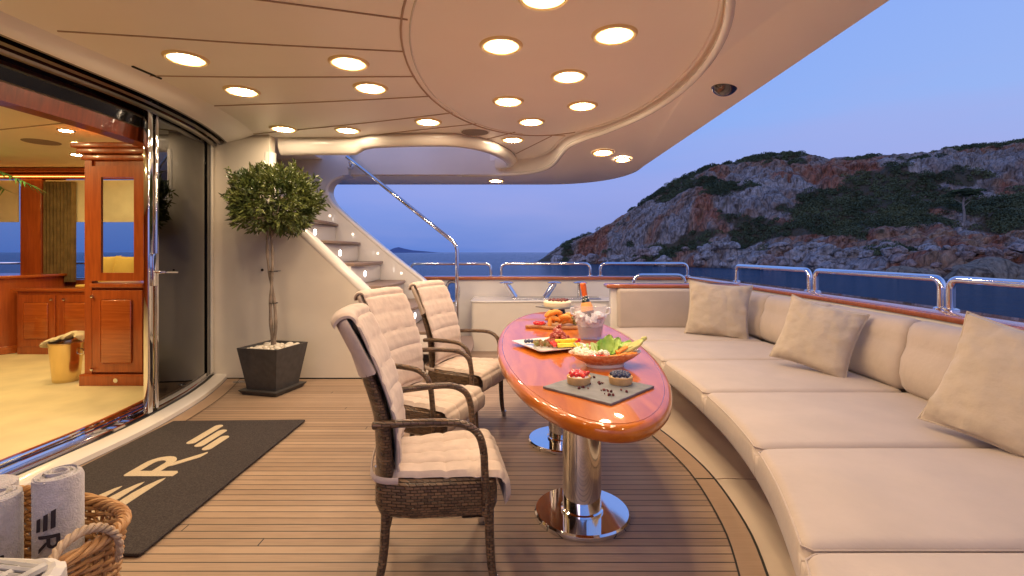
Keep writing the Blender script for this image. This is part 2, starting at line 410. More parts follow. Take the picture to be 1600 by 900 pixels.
# ---- headland
SH = [(838, 178), (900, 168), (1022, 137), (1152, 116), (1300, 94), (1450, 79.5), (1600, 75), (1760, 74), (1960, 78)]
RY = [(838, 409), (850, 402), (862, 392), (885, 380), (915, 368), (950, 352), (975, 335), (1000, 318), (1040, 292), (1075, 275), (1105, 263), (1150, 252), (1200, 242), (1250, 240), (1300, 247), (1340, 246), (1380, 242), (1430, 240), (1500, 232), (1550, 229), (1600, 219), (1700, 205), (1960, 190)]
DD = [(838, 5), (870, 12), (950, 22), (1050, 34), (1200, 46), (1400, 60), (1600, 70), (1960, 80)]
PRO_L = [(0, 0), (.1, .13), (.22, .2), (.40, .60), (.62, .78), (1, 1), (1.15, .96), (1.5, .7)]
PRO_R = [(0, 0), (.06, .09), (.15, .13), (.4, .32), (.62, .58), (.72, .80), (1, 1), (1.15, .97), (1.5, .75)]
def hill(px, t, rough=True):
    Ys = interp(SH, px); D = interp(DD, px); Y = Ys + D * t; X = (px - 800) / 755 * Y
    zr = 1.35 + (394 - interp(RY, px)) * (Ys + D) / 755 - SEA
    k = min(1, max(0, (px - 1080) / 260)); k = k * k * (3 - 2 * k)
    z = zr * (interp(PRO_L, t) * (1 - k) + interp(PRO_R, t) * k)
    if rough:
        v = Vector((X, Y, z))
        amp = min(1, z / 3.0) * min(1, (px - 836) / 60 + .15)
        n1 = mn.fractal(v * .10, .9, 2.1, 5)
        d = mn.voronoi(Vector((X * .16, Y * .16, z * .10)))[0]; cell = d[1] - d[0]
        d2 = mn.voronoi(Vector((X * .45, Y * .45, z * .30)))[0]; c2 = d2[1] - d2[0]
        rock = 1 - .65 * veg(X, Y, z, t, px)
        low = 1 if t < .9 else .6
        off = amp * low * (1.5 * n1 + rock * (3.6 * (min(cell, .4) - .2) + 1.9 * (min(c2, .35) - .15)))
        X += off * -.55; Y += off * -1.1; z += off * .55 * (.7 if t > .85 else 1)
    return X, Y, z + SEA
def veg(X, Y, z, t, px):
    n = mn.fractal(Vector((X * .045, Y * .045, z * .09 + 3)), 1, 2, 4)
    k = min(1, max(0, (px - 1120) / 200))
    slope = 1 - abs(t - .42) / .3                   # the wooded slope on the right
    top = max(0, 1 - abs(t - .97) / .13)
    ledge = max(0, 1 - abs(t - .68 + .1 * k) / .1) * (1 - k)
    n2 = mn.noise(Vector((X * .16, Y * .12, z * .28)))
    f = max(k * 1.05 * slope, .75 * top, .55 * ledge) + n * 1.1 + n2 * .55 - .30
    return max(0., min(1., f * 2.5))
bm = B(); rows = frange(-.06, 1.45, 150); cols = frange(838, 1960, 520); G = []; VG = []
for px in cols:
    c = []
    for t in rows:
        x, y, z = hill(px, max(t, 0)) ; 
        if t < 0: z = SEA - 1.5
        c.append(bm.verts.new((x, y, z))); VG.append(veg(x, y, z - SEA, t, px))
    G.append(c)
for i in range(len(G) - 1):
    for j in range(len(rows) - 1): bm.faces.new((G[i][j], G[i + 1][j], G[i + 1][j + 1], G[i][j + 1]))
bm.verts.index_update()
me = bpy.data.meshes.new('headland'); bmesh.ops.recalc_face_normals(bm, faces=bm.faces); bm.to_mesh(me); bm.free()
at = me.attributes.new('veg', 'FLOAT', 'POINT')
for i, v in enumerate(VG): at.data[i].value = v
ho = bpy.data.objects.new('hillside', me); COL.objects.link(ho); ho['kind'] = 'structure'
def rockmat(name, useveg=True, tan=False):
    m, t, b = newmat(name); N = t.nodes.new; L = t.links.new
    g = N('ShaderNodeNewGeometry'); mp = N('ShaderNodeMapping'); mp.inputs['Scale'].default_value = (1, 1, .45); L(g.outputs['Position'], mp.inputs[0])
    n1 = N('ShaderNodeTexNoise'); n1.inputs['Scale'].default_value = .07; n1.inputs['Detail'].default_value = 8; n1.inputs['Distortion'].default_value = .8; L(mp.outputs[0], n1.inputs[0])
    r1 = N('ShaderNodeValToRGB'); e = r1.color_ramp.elements
    A = [(.34, (.50, .47, .44)), (.46, (.34, .31, .29)), (.51, (.40, .27, .19)), (.57, (.38, .15, .085)), (.66, (.46, .31, .20))]
    if tan == 2: A = [(.42, (.50, .48, .46)), (.6, (.42, .30, .25))]
    elif tan: A = [(.3, (.30, .25, .18)), (.7, (.40, .34, .25))]
    for i, (p, c) in enumerate(A):
        q = e[i] if i < 2 else e.new(p); q.position = p; q.color = (*c, 1)
    L(n1.outputs[0], r1.inputs[0])
    mp2 = N('ShaderNodeMapping'); mp2.inputs['Scale'].default_value = (1, 1, .3); L(g.outputs['Position'], mp2.inputs[0])
    n2 = N('ShaderNodeTexNoise'); n2.inputs['Scale'].default_value = 1.5; n2.inputs['Detail'].default_value = 10; n2.inputs['Roughness'].default_value = .7; L(mp2.outputs[0], n2.inputs[0])
    mr = N('ShaderNodeMapRange'); mr.inputs[1].default_value = .3; mr.inputs[2].default_value = .7; mr.inputs[3].default_value = .22; mr.inputs[4].default_value = 1.4; L(n2.outputs[0], mr.inputs[0])
    mu = N('ShaderNodeMix'); mu.data_type = 'RGBA'; mu.blend_type = 'MULTIPLY'; mu.inputs[0].default_value = 1; L(r1.outputs[0], mu.inputs[6]); L(mr.outputs[0], mu.inputs[7])
    vo = N('ShaderNodeTexVoronoi'); vo.feature = 'DISTANCE_TO_EDGE'; vo.inputs['Scale'].default_value = .38; 
    vm = N('ShaderNodeMix'); vm.data_type = 'VECTOR'; vm.inputs[0].default_value = .12
    L(mp2.outputs[0], vm.inputs[4]); L(n2.outputs['Color'], vm.inputs[5]); L(vm.outputs[1], vo.inputs['Vector'])
    vr = N('ShaderNodeMapRange'); vr.inputs[1].default_value = 0; vr.inputs[2].default_value = .06; vr.inputs[3].default_value = .45; L(vo.outputs['Distance'], vr.inputs[0])
    mu2 = N('ShaderNodeMix'); mu2.data_type = 'RGBA'; mu2.blend_type = 'MULTIPLY'; mu2.inputs[0].default_value = 1; L(mu.outputs[2], mu2.inputs[6]); L(vr.outputs[0], mu2.inputs[7])
    out = mu2.outputs[2]
    if useveg:
        a = N('ShaderNodeAttribute'); a.attribute_name = 'veg'
        ad = N('ShaderNodeMath'); ad.operation = 'ADD'; L(a.outputs['Fac'], ad.inputs[0]); L(n2.outputs[0], ad.inputs[1])
        v2 = N('ShaderNodeMapRange'); v2.inputs[1].default_value = .9; v2.inputs[2].default_value = 1.2; L(ad.outputs[0], v2.inputs[0])
        mv = N('ShaderNodeMix'); mv.data_type = 'RGBA'; mv.inputs[7].default_value = (.085, .075, .045, 1); L(v2.outputs[0], mv.inputs[0]); L(out, mv.inputs[6]); out = mv.outputs[2]
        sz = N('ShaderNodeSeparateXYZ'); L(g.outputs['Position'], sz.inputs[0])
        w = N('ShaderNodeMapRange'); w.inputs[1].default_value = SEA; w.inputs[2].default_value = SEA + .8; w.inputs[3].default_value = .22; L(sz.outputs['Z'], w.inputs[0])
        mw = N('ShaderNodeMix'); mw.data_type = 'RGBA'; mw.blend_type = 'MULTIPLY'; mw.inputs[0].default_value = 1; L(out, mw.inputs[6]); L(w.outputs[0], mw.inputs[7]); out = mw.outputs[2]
    L(out, b.inputs['Base Color']); b.inputs['Roughness'].default_value = .9
    bp = N('ShaderNodeBump'); bp.inputs['Strength'].default_value = 1; bp.inputs['Distance'].default_value = 1.2; L(n2.outputs[0], bp.inputs['Height']); L(bp.outputs[0], b.inputs['Normal'])
    return m
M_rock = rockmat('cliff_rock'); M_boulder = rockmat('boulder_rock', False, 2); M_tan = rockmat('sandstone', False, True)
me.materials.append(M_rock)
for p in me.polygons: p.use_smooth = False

# ---- scrub: leaf clumps over the slope (nobody could count it)
M_scrub = pm('scrub_leaves', (.09, .115, .05), .8, col2=(.03, .05, .022), vs=.12)
random.seed(11); bm = B(); cnt = 0
def clump(bm, c, rx, rz, n, s):
    for _ in range(n):
        u = Vector((random.gauss(0, 1), random.gauss(0, 1), random.gauss(0, 1))).normalized()
        rr = random.uniform(.55, 1) ** .5
        p = Vector(c) + Vector((u.x * rx * rr, u.y * rx * rr, abs(u.z) * rz * rr - .1 * rz))
        a = Vector((random.uniform(-1, 1), random.uniform(-1, 1), random.uniform(-1, 1))).normalized() * s
        b_ = a.cross(u).normalized() * s * .8
        bm.faces.new([bm.verts.new(p - a - b_), bm.verts.new(p + a - b_ * .4), bm.verts.new(p + b_)])
tries = 0
while cnt < 1500 and tries < 60000:
    tries += 1
    px = random.uniform(880, 1640); t = random.uniform(.05, 1.02)
    x, y, z = hill(px, t); v = veg(x, y, z - SEA, t, px)
    if random.random() > v * v * 1.1: continue
    cnt += 1; s = random.uniform(.6, 1.5) * (1.25 if t < .8 else 1)
    clump(bm, (x, y, z - .1), s, s * random.uniform(.7, 1.1), int(50 + 45 * s), .20)
mk('scrub', bm, M_scrub, smooth=False, kind='stuff', label='dark green scrub covering the rocky headland')

# ---- a pine with a bare pale trunk on the slope
M_bark = pm('bark', (.22, .17, .13), .9, var=.3, vs=12, bump=.5, bs=30)
M_pale = pm('pale_bark', (.20, .18, .16), .9, var=.2, vs=5)
M_pine = pm('pine_needles', (.05, .085, .03), .8, col2=(.02, .04, .018), vs=.5)
x, y, z = hill(1507, .38)
t = thing('pine_tree', 'lone pine with pale bare trunk and flat crown on the wooded slope', 'tree', (x, y, z))
bm = B(); tube(bm, smoothpath([(0, 0, -.5), (.1, 0, 2), (-.1, 0, 4), (.3, 0, 6.4)]), [.28 - .006 * i for i in range(25)], 8)
for a in range(5): tube(bm, [(0, 0, 3.4 + a * .5), (1.6 * math.cos(a * 2.4), 1.6 * math.sin(a * 2.4), 4.8 + a * .4)], [.1, .04], 6)
mk('trunk', bm, M_pale, t)
bm = B()
for k in range(11):
    a = k * 2.39; r = .5 + .42 * k ** .7
    clump(bm, (r * math.cos(a), r * math.sin(a), 5.2 + random.uniform(0, 1.4)), 1.2, .55, 230, .17)
mk('crown', bm, M_pine, t, smooth=False)

# ---- boulders
def boulder_mesh(seed, pts=None):
    bm = B(); bmesh.ops.create_icosphere(bm, subdivisions=3, radius=1)
    for v in bm.verts:
        d = mn.voronoi(v.co * 1.1 + Vector((seed * 7.1, 0, 0)))[0]
        v.co *= .75 + .35 * (d[1] - d[0]) + .25 * mn.noise(v.co * 1.3 + Vector((seed, seed, 0)))
        v.co.z *= .75
    return bm
protos = []
for k in range(5):
    o = mk('boulder', boulder_mesh(k), M_boulder, smooth=False, label='small grey and rust boulder among the others along the foot of the cliff', cat='boulder', group='boulders along the waterline')
    protos.append(o)
random.seed(5); first = list(protos)
for i in range(190):
    px = random.uniform(870, 1640) if i > 12 else 870 + 55 * i; tt = random.uniform(0, .15)
    x, y, z = hill(px, tt); o = first.pop() if first else protos[i % 5].copy()
    if o.name not in COL.objects: COL.objects.link(o)
    s = random.uniform(.45, 1.0) ** 2 * (3.0 if px < 1300 else 1.7)
    o.location = (x, y, z + s * .3); o.scale = (s, s * random.uniform(.8, 1.2), s * random.uniform(.6, 1)); o.rotation_euler = (random.uniform(-.4, .4), random.uniform(-.4, .4), random.uniform(0, 6))
def bigrock(px, t, sx_, sy_, sz, seed, mat, label, rz=0, dz=0):
    x, y, z = hill(px, t, False)
    o = mk('boulder', boulder_mesh(seed), mat, smooth=False, label=label, cat='boulder')
    o.location = (x, y, SEA + dz); o.scale = (sx_, sy_, sz); o.rotation_euler.z = rz
bigrock(1215, 0, 3.4, 3, 3.0, 21, M_boulder, 'large pale grey rock block at the waterline left of the sandstone ledges')
bigrock(1430, -.01, 6.6, 3, 2.3, 22, M_tan, 'long low tan sandstone ledge at the waterline, left of the wedge rock')
bigrock(1545, -.01, 6.5, 4, 5.0, 23, M_tan, 'tall rounded tan sandstone block at the waterline behind the wedge rock')
bigrock(1640, -.02, 6, 4, 5.5, 24, M_tan, 'tan sandstone block at the right edge of the photo')
x, y, z = hill(1500, -.07, False); bm = B()
loft(bm, [[(-2.7, -1.2, -.4), (3.0, -1, -.4), (2.2, 1.6, -.4), (-1.6, 1.4, -.4)], [(-.35, -.3, 1.55), (.15, -.25, 1.65), (.2, .4, 1.6), (-.25, .5, 1.5)]])
o = mk('boulder', bm, M_tan, smooth=False, label='pale triangular wedge rock standing at the water edge', cat='boulder'); o.location = (x, y, SEA + .1)
for px, Y, s, lab in ((803, 170, 1.5, 'largest low dark rock in the sea off the tip of the headland'), (826, 172, 1.1, 'small dark rock in the sea, middle one off the headland tip'), (838, 174, 1.3, 'dark rock in the sea touching the headland tip')):
    o = mk('sea_rock', boulder_mesh(px), M_boulder, smooth=False, label=lab, cat='rock'); o.location = ((px - 800) / 755 * Y, Y, SEA); o.scale = (s * 1.3, s, s * .8)
# ---- faint land on the horizon, distance haze put into its blue colour
M_far = pm('hazy_far_land', (.10, .14, .27), 1)
bm = B(); prof = [(-1000, 0), (-930, 12), (-880, 34), (-845, 42), (-800, 30), (-740, 18), (-660, 12), (-560, 0)]
loft(bm, [[(x, 3500, SEA - 2) for x, z in prof] , [(x, 3600, SEA + z) for x, z in prof], [(x, 3900, SEA - 2) for x, z in prof]], False, False)
mk('far_hills', bm, M_far, kind='structure')

# ---- deck
bm = B(); ys = frange(-2, 5.3, 50)
polyfill(bm, [(xw(y) + .10, y) for y in ys] + [(-2.9, 7.35), (.75, 7.35)] + [(xl(y) - .115, y) for y in frange(5.6, -1, 60)] + [(.0, -2)], [], 0)
mk('deck', bm, M_teak, smooth=False, kind='structure')
def ribbon(name, fa, fb, y0, y1, z, mat, n=70, **k):
    bm = B(); ys = frange(y0, y1, n)
    strip(bm, [(fa(y), y, z) for y in ys], [(fb(y), y, z) for y in ys]); return mk(name, bm, mat, smooth=False, **k)
mt = thing('margin_plank', 'curved teak margin plank with black caulking around the deck in front of the sofa', 'plank', (0, 0, 0))
for nm, a, b_, z, m in (('board', -.125, -.010, .003, M_teakm), ('caulking', -.128, -.119, .006, M_dark), ('caulking', -.012, 0, .006, M_dark)):
    ribbon(nm, lambda y: xl(y) + a, lambda y: xl(y) + b_, -1, 5.6, z, m, parent=mt)
bm = B(); box(bm, xl(2.87) - .12, xl(2.87) - .011, 2.868, 2.874, .004, .0065); mk('butt_joint', bm, M_dark, mt)
mt = thing('margin_plank', 'curved teak margin plank along the saloon door sill', 'plank', (0, 0, 0))
for nm, a, b_, z, m in (('board', .004, .14, .003, M_teakm), ('caulking', .137, .143, .006, M_dark), ('caulking', -.002, .005, .006, M_dark)):
    ribbon(nm, lambda y: xw(y) + a, lambda y: xw(y) + b_, -2, 5.2, z, m, parent=mt)

# ============================================================ door side: sill, tracks, glass
ysd = frange(-1.5, 5.25, 60)
def wallstrip(name, prof, mat, parent, y0=-1.5, y1=5.25, n=70, smooth=True):
    bm = B(); ys = frange(y0, y1, n)
    loft(bm, [[(xw(y) + o, y, z) for o, z in prof] for y in ys], False, False); return mk(name, bm, mat, parent, smooth=smooth)
sill = thing('door_sill', 'curved cream door sill with polished steel sliding tracks', 'sill', (0, 0, 0))
wallstrip('coaming', [(0, -.01), (0, .040), (-.02, .052), (-.125, .056)], M_white, sill)
wallstrip('track', [(-.125, .053), (-.155, .05)], M_dark, sill)
wallstrip('track', [(-.155, .05), (-.16, .07), (-.175, .07), (-.205, .055), (-.27, .055), (-.275, .07), (-.29, .07)], M_chrome, sill)
wallstrip('track', [(-.29, .06), (-.315, .055)], M_dark, sill)
wallstrip('track', [(-.315, .055), (-.32, .072), (-.335, .072), (-.34, .055), (-.38, .055), (-.385, .07), (-.40, .07)], M_chrome, sill)
wallstrip('threshold', [(-.40, .05), (-.402, .072), (-.42, .072), (-.43, .05)], M_salonwood, sill)
hd = thing('door_header', 'curved overhead header with black and steel sliding door tracks', 'door header', (0, 0, 0))
bm = B(); ft = lambda y: .10 + .20 * min(1, max(0, (y - 2.6) / 2.4))
loft(bm, [[(xw(y) + ft(y), y, 2.603), (xw(y) + ft(y) * .55, y, 2.555), (xw(y) + .02, y, 2.525), (xw(y), y, 2.52)] for y in frange(-1.5, 5.148, 70)], False, False); mk('fascia', bm, M_ceil, hd)
wallstrip('body', [(.02, 2.54), (-.24, 2.535), (-.44, 2.54), (-.44, 2.60), (.02, 2.60), (.02, 2.54)], M_black, hd)
wallstrip('track', [(0, 2.52), (-.012, 2.515)], M_track, hd)
wallstrip('track', [(-.012, 2.53), (-.045, 2.53)], M_black, hd)
wallstrip('track', [(-.045, 2.50), (-.085, 2.495)], M_track, hd)
wallstrip('track', [(-.085, 2.52), (-.11, 2.52)], M_black, hd)
wallstrip('track', [(-.11, 2.485), (-.12, 2.47), (-.145, 2.465)], M_track, hd)
wallstrip('track', [(-.145, 2.50), (-.225, 2.50)], M_black, hd)
wallstrip('track', [(-.225, 2.44), (-.245, 2.435)], M_track, hd, y1=3.9)
wallstrip('transom', [(-.245, 2.435), (-.26, 2.36)], M_black, hd, y1=3.9)
wallstrip('track', [(-.26, 2.365), (-.275, 2.355)], M_track, hd, y1=3.9)
wallstrip('lintel', [(-.275, 2.36), (-.29, 2.25), (-.42, 2.25), (-.43, 2.56)], M_lintel, hd, y1=4.5)

gd = thing('glass_door', 'curved dark tinted glass door panel reflecting the potted tree', 'glass door', (0, 0, 0))
def vpanel(name, o, y0, y1, z0, z1, mat, parent, th=.01, n=30):
    bm = B(); ys = frange(y0, y1, n)
    loft(bm, [[(xw(y) + o, y, z0), (xw(y) + o, y, z1), (xw(y) + o - th, y, z1), (xw(y) + o - th, y, z0)] for y in ys], True, True); return mk(name, bm, mat, parent)
vpanel('pane', -.165, 3.97, 5.02, .08, 2.50, M_glassdark, gd)
vpanel('frame', -.15, 4.94, 5.05, .08, 2.50, M_black, gd, .03)
vpanel('frame', -.14, 5.05, 5.13, .08, 2.52, M_white, gd, .05)
vpanel('rail', -.155, 3.97, 5.05, .085, .12, M_chrome2, gd, .03)
dp = thing('door_post', 'polished steel double door post at the saloon opening', 'door post', (0, 0, 0))
for y, o, w in ((3.84, -.13, .05), (3.915, -.17, .035), (3.96, -.15, .03)):
    bm = B(); X = xw(y) + o; box(bm, X - .045, X, y - w / 2, y + w / 2, .07, 2.51, bev=.008); mk('stile', bm, M_chrome, dp)
bm = B(); X = xw(3.88) - .12
box(bm, X - .01, X + .012, 3.84, 3.89, 1.08, 1.34, bev=.004)
mk('handle_plate', bm, M_chrome, dp)
bm = B(); tube(bm, [(X + .005, 3.86, 1.19), (X + .06, 3.86, 1.19)], .011, 10); tube(bm, fillet([(X + .06, 3.855, 1.19), (X + .075, 3.88, 1.19), (X + .075, 4.02, 1.185)], .02), .011, 10)
mk('handle', bm, M_chrome, dp)

# ============================================================ saloon
M_carpet = pm('carpet', (.74, .62, .38), .95, var=.08, vs=3, bump=.3, bs=300)
M_sceil = pm('saloon_ceiling_paint', (.80, .74, .58), .5, var=.03, vs=2)
bm = B(); polyfill(bm, [(xw(y) - .36, y) for y in frange(-1, 5.1, 40)] + [(-3.35, 7.0), (-9, 7.0), (-9, -1)], [], .05); mk('saloon_floor', bm, M_carpet, smooth=False, kind='structure')
bm = B(); polyfill(bm, [(xw(y) - .425, y) for y in frange(-1, 5.1, 40)] + [(-3.35, 7.0), (-9, 7.0), (-9, -1)], [], 2.56, .05); mk('saloon_ceiling', bm, M_sceil, smooth=False, kind='structure')
bm = B(); tube(bm, [(-8, 5.6, 2.556), (-3.6, 4.35, 2.556)], .005, 4); tube(bm, [(-8, 4.0, 2.556), (-4, 3.3, 2.556)], .005, 4)
mk('ceiling_joint', bm, M_seam, label='thin dark joint lines in the saloon ceiling', cat='joint')
sw = thing('saloon_wall', 'far saloon wall of red wood with window openings', 'wall', (0, 7, 0))
bm = B(); polyfill(bm, [(-9, .05), (-3.2, .05), (-3.2, 2.56), (-9, 2.56)], [[(-8.6, .95), (-7.05, .95), (-7.05, 2.42), (-8.6, 2.42)], [(-6.55, .95), (-3.9, .95), (-3.9, 2.42), (-6.55, 2.42)]], 0, .1, 'XZ'); mk('panelling', bm, M_salonwood, sw, smooth=False)
bm = B(); box(bm, -9, -3.2, -.09, -.005, 2.40, 2.47, bev=.01); box(bm, -9, -3.2, -.14, -.092, 2.49, 2.55, bev=.01); mk('cornice', bm, M_salonwood, sw)
bm = B(); box(bm, -7.03, -6.72, -.10, -.005, .95, 2.395, bev=.015); box(bm, -7.07, -6.68, -.13, -.105, .95, 1.0); mk('pillar', bm, M_salonwood, sw)
for a, b_ in ((-8.6, -7.05), (-6.55, -3.9)):
    bm = B(); box(bm, a, b_, .06, .07, .95, 2.42); mk('window_pane', bm, M_winglass, sw)
bm = B(); box(bm, -9.1, -9, -1, 7.1, 0, 2.6); mk('wall', bm, M_salonwood, smooth=False, kind='structure')
bm = B(); box(bm, -9, -3.3, -1.1, -1, 0, 2.6); mk('wall', bm, M_salonwood, smooth=False, kind='structure')
bm = B(); box(bm, -3.35, -3.30, 5.1, 7.05, 0, 2.6); mk('wall', bm, M_cream, smooth=False, kind='structure')
M_shade = pm('shade_cloth', (.66, .56, .36), .9, var=.05, vs=6)
def shade(x0, x1, lab):
    bm = B(); n = 30
    for k in (0, 1):
        pass
    loft(bm, [[(x, -.06 - .012 * math.sin(x * 9), z) for x in frange(x0, x1, n)] + [(x, -.045 - .012 * math.sin(x * 9), z) for x in reversed(frange(x0, x1, n))] for z in (1.78, 2.0, 2.2, 2.38)])
    o = mk('window_shade', bm, M_shade, label=lab, cat='blind'); o.location = (0, 7 - .04, 0)
shade(-8.5, -7.06, 'cream roman blind left of the red wood pillar'); shade(-6.66, -5.2, 'cream roman blind right of the red wood pillar')
M_cove = emat('cove_glow', (1, .45, .08), 5)
lt = thing('cove_light', 'orange strip light glowing above the saloon blinds', 'strip light', (0, 6.87, 2.43)); bm = B(); box(bm, -8.5, -3.9, -.006, .006, -.008, 0.0); mk('light_strip', bm, M_cove, lt)
M_curt = pm('curtain_cloth', (.20, .13, .05), .8, var=.2, vs=9)
bm = B(); n = 60
loft(bm, [[(-6.62 + .42 * i / n, -.09 - .03 * math.sin(i * .9), z) for i in range(n + 1)] + [(-6.62 + .42 * i / n, -.07 - .03 * math.sin(i * .9), z) for i in range(n, -1, -1)] for z in (.93, 1.5, 2.35)])
o = mk('curtain', bm, M_curt, label='dark olive curtain hanging beside the saloon pillar', cat='curtain'); o.location = (0, 6.93, 0)
# outside rail seen through the saloon windows
def hoop(bm, a, b_, z0, h, r=.024, rad=.11):
    A = Vector(a); C = Vector(b_)
    tube(bm, fillet([(A.x, A.y, z0), (A.x, A.y, z0 + h), (C.x, C.y, z0 + h), (C.x, C.y, z0)], rad, 8), r, 12)
    for p in (A, C): lathe(bm, [(.0, z0), (.045, z0), (.045, z0 + .008), (.03, z0 + .014), (.0, z0 + .014)], 16, (p.x, p.y, 0))
for x0, x1, lab in ((-9.2, -7.72, 'steel rail hoop seen through the leftmost saloon window'), (-7.62, -6.3, 'steel rail hoop seen past the saloon pillar'), (-6.2, -4.9, 'steel rail hoop seen through the cabinet glass')):
    bm = B(); hoop(bm, (x0, 7.95), (x1, 7.95), .93, .24); mk('guard_rail', bm, M_chrome, label=lab, cat='railing', group='guard rail hoops')
bm = B(); box(bm, -9.5, -3.4, 7.85, 8.0, -.3, .93); mk('side_bulwark', bm, M_white, label='side bulwark outside the saloon windows', cat='bulwark')

# tall cabinet with glass
cb = thing('cabinet', 'tall cherry wood cabinet with glazed upper door in the saloon', 'cabinet', (-3.845, 4.72, .05))
bm = B()
box(bm, -.33, -.26, 0, .07, 0, 2.3); box(bm, .26, .33, 0, .07, 0, 2.3)
box(bm, -.259, .259, .02, .06, 0, 1.0); box(bm, -.259, .259, .02, .06, 2.12, 2.3); box(bm, -.325, .325, .071, .45, 0, .998)
mk('carcass', bm, M_salonwood, cb, smooth=False)
bm = B(); box(bm, -.36, .36, -.03, .46, 0, .11, bev=.006); mk('plinth', bm, M_salonwood, cb)
bm = B()
for z, o in ((2.20, .02), (2.26, .045), (2.31, .075)): box(bm, -.33 - o, .33 + o, -o, .45 + o, z, z + .049, bev=.008)
mk('cornice', bm, M_salonwood, cb)
gdo = bm = B(); box(bm, -.255, -.16, -.012, .014, 1.02, 2.14); box(bm, .16, .255, -.012, .014, 1.02, 2.14); box(bm, -.159, .159, -.012, .014, 1.02, 1.10); box(bm, -.159, .159, -.012, .014, 2.03, 2.14)
d1 = mk('door', bm, M_salonwood, cb, smooth=False)
bm = B(); box(bm, -.158, .158, .0, .006, 1.105, 2.025); mk('pane', bm, M_glass, d1)  # clear pane; its mirrored view is imitated by things added behind it
bm = B(); box(bm, -.26, .26, -.03, .0, .955, .995, bev=.006); mk('ledge', bm, M_salonwood, cb)
bm = B(); box(bm, -.245, .245, -.015, .012, .13, .93, bev=.004); d2 = mk('door', bm, M_salonwood, cb)
bm = B(); box(bm, -.15, .15, -.032, -.016, .22, .84, bev=.014); mk('raised_panel', bm, M_mahog, d2)
for z in (.16, .87):
    bm = B(); lathe(bm, [(0, 0), (.012, 0), (.014, -.02), (0, -.025)], 12, (0, 0, 0), Matrix.Translation((-.235, -.016, z)) @ Matrix.Rotation(R(-90), 4, 'X')); mk('knob', bm, M_chrome, d2)
bm = B(); lathe(bm, [(0, 0), (.022, 0), (.022, .006), (0, .006)], 16, (0, 0, 0), Matrix.Translation((.0, -.031, .055)) @ Matrix.Rotation(R(90), 4, 'X')); mk('floor_light', bm, M_chrome, cb)
# low cabinets
lc = thing('low_cabinet', 'low cherry wood cupboard with two knobs under the saloon windows', 'cabinet', (-5.9, 6.15, .05))
bm = B(); box(bm, -.4, 1.5, 0, .5, 0, .80, bev=.004); mk('carcass', bm, M_salonwood, lc)
bm = B(); box(bm, -.45, 1.5, -.04, .52, .801, .84, bev=.008); mk('top', bm, M_mahog, lc)
for i in range(3):
    bm = B(); box(bm, -.37 + .52 * i, .10 + .52 * i, -.018, -.002, .1, .76, bev=.004); d = mk('door', bm, M_salonwood, lc)
    bm = B(); box(bm, -.29 + .52 * i, .02 + .52 * i, -.034, -.019, .2, .66, bev=.012); mk('raised_panel', bm, M_mahog, d)
    bm = B(); lathe(bm, [(0, 0), (.014, 0), (.016, .02), (0, .025)], 12, (0, 0, 0), Matrix.Translation((.06 + .52 * i - (.36 if i % 2 else 0), -.018, .70)) @ Matrix.Rotation(R(90), 4, 'X')); mk('knob', bm, M_chrome, d)
ct = thing('counter', 'curved cherry wood counter at the left edge of the saloon', 'counter', (-6.75, 5.95, .05))
pl = [(-1.6, -.1), (-.2, -.1), (.1, .0), (.3, .2), (.42, .5), (.42, .95), (-1.6, .95)]
pp = roundpoly(pl, .12)
bm = B(); polyfill(bm, [(p.x, p.y) for p in pp], [], 0, .96); mk('carcass', bm, M_salonwood, ct, sharp=30)
bm = B(); softpoly(bm, offset(pp, -.04), .962, 1.0, .012); mk('top', bm, M_mahog, ct)
bm = B(); softpoly(bm, offset(pp, -.03), 0, .10, .01); mk('plinth', bm, M_mahog, ct)
# gold bin with cloth
M_gold = pm('brass_metal', (.80, .62, .32), .22, 1, bump=.05, bs=10)
gb = thing('wine_bucket', 'brass coloured wine bucket with a folded cloth on its rim, on the saloon carpet', 'bucket', (-4.5, 4.88, .05))
bm = B(); lathe(bm, [(0, 0), (.105, 0), (.108, .01), (.138, .38), (.146, .385), (.146, .395), (.132, .395), (.10, .03), (0, .03)], 32); mk('pail', bm, M_gold, gb)
for s in (-1, 1):
    bm = B(); tube(bm, [(s * .14, 0, .33), (s * .175, 0, .32), (s * .175, 0, .28), (s * .135, 0, .27)], .008, 8); mk('handle', bm, M_chrome, gb)
bm = B(); nu, nv = 26, 10
pth = smoothpath([(-.20, 0, .36), (-.12, 0, .41), (0, 0, .44), (.09, 0, .475), (.16, 0, .46), (.21, 0, .42)], 5)
loops = []
for i, p in enumerate(pth):
    w = .07 + .02 * math.sin(i * .7); loops.append([(p.x, w * math.cos(a) + .01 * math.sin(i + a * 3), p.z + .03 * math.sin(a) + .008 * math.sin(i * 1.3 + a * 2)) for a in [2 * PI * k / 12 for k in range(12)]])
loft(bm, loops); o = mk('towel', bm, M_shade, label='folded cream cloth lying over the rim of the brass bucket', cat='towel'); o.location = (-4.5, 4.88, .05)
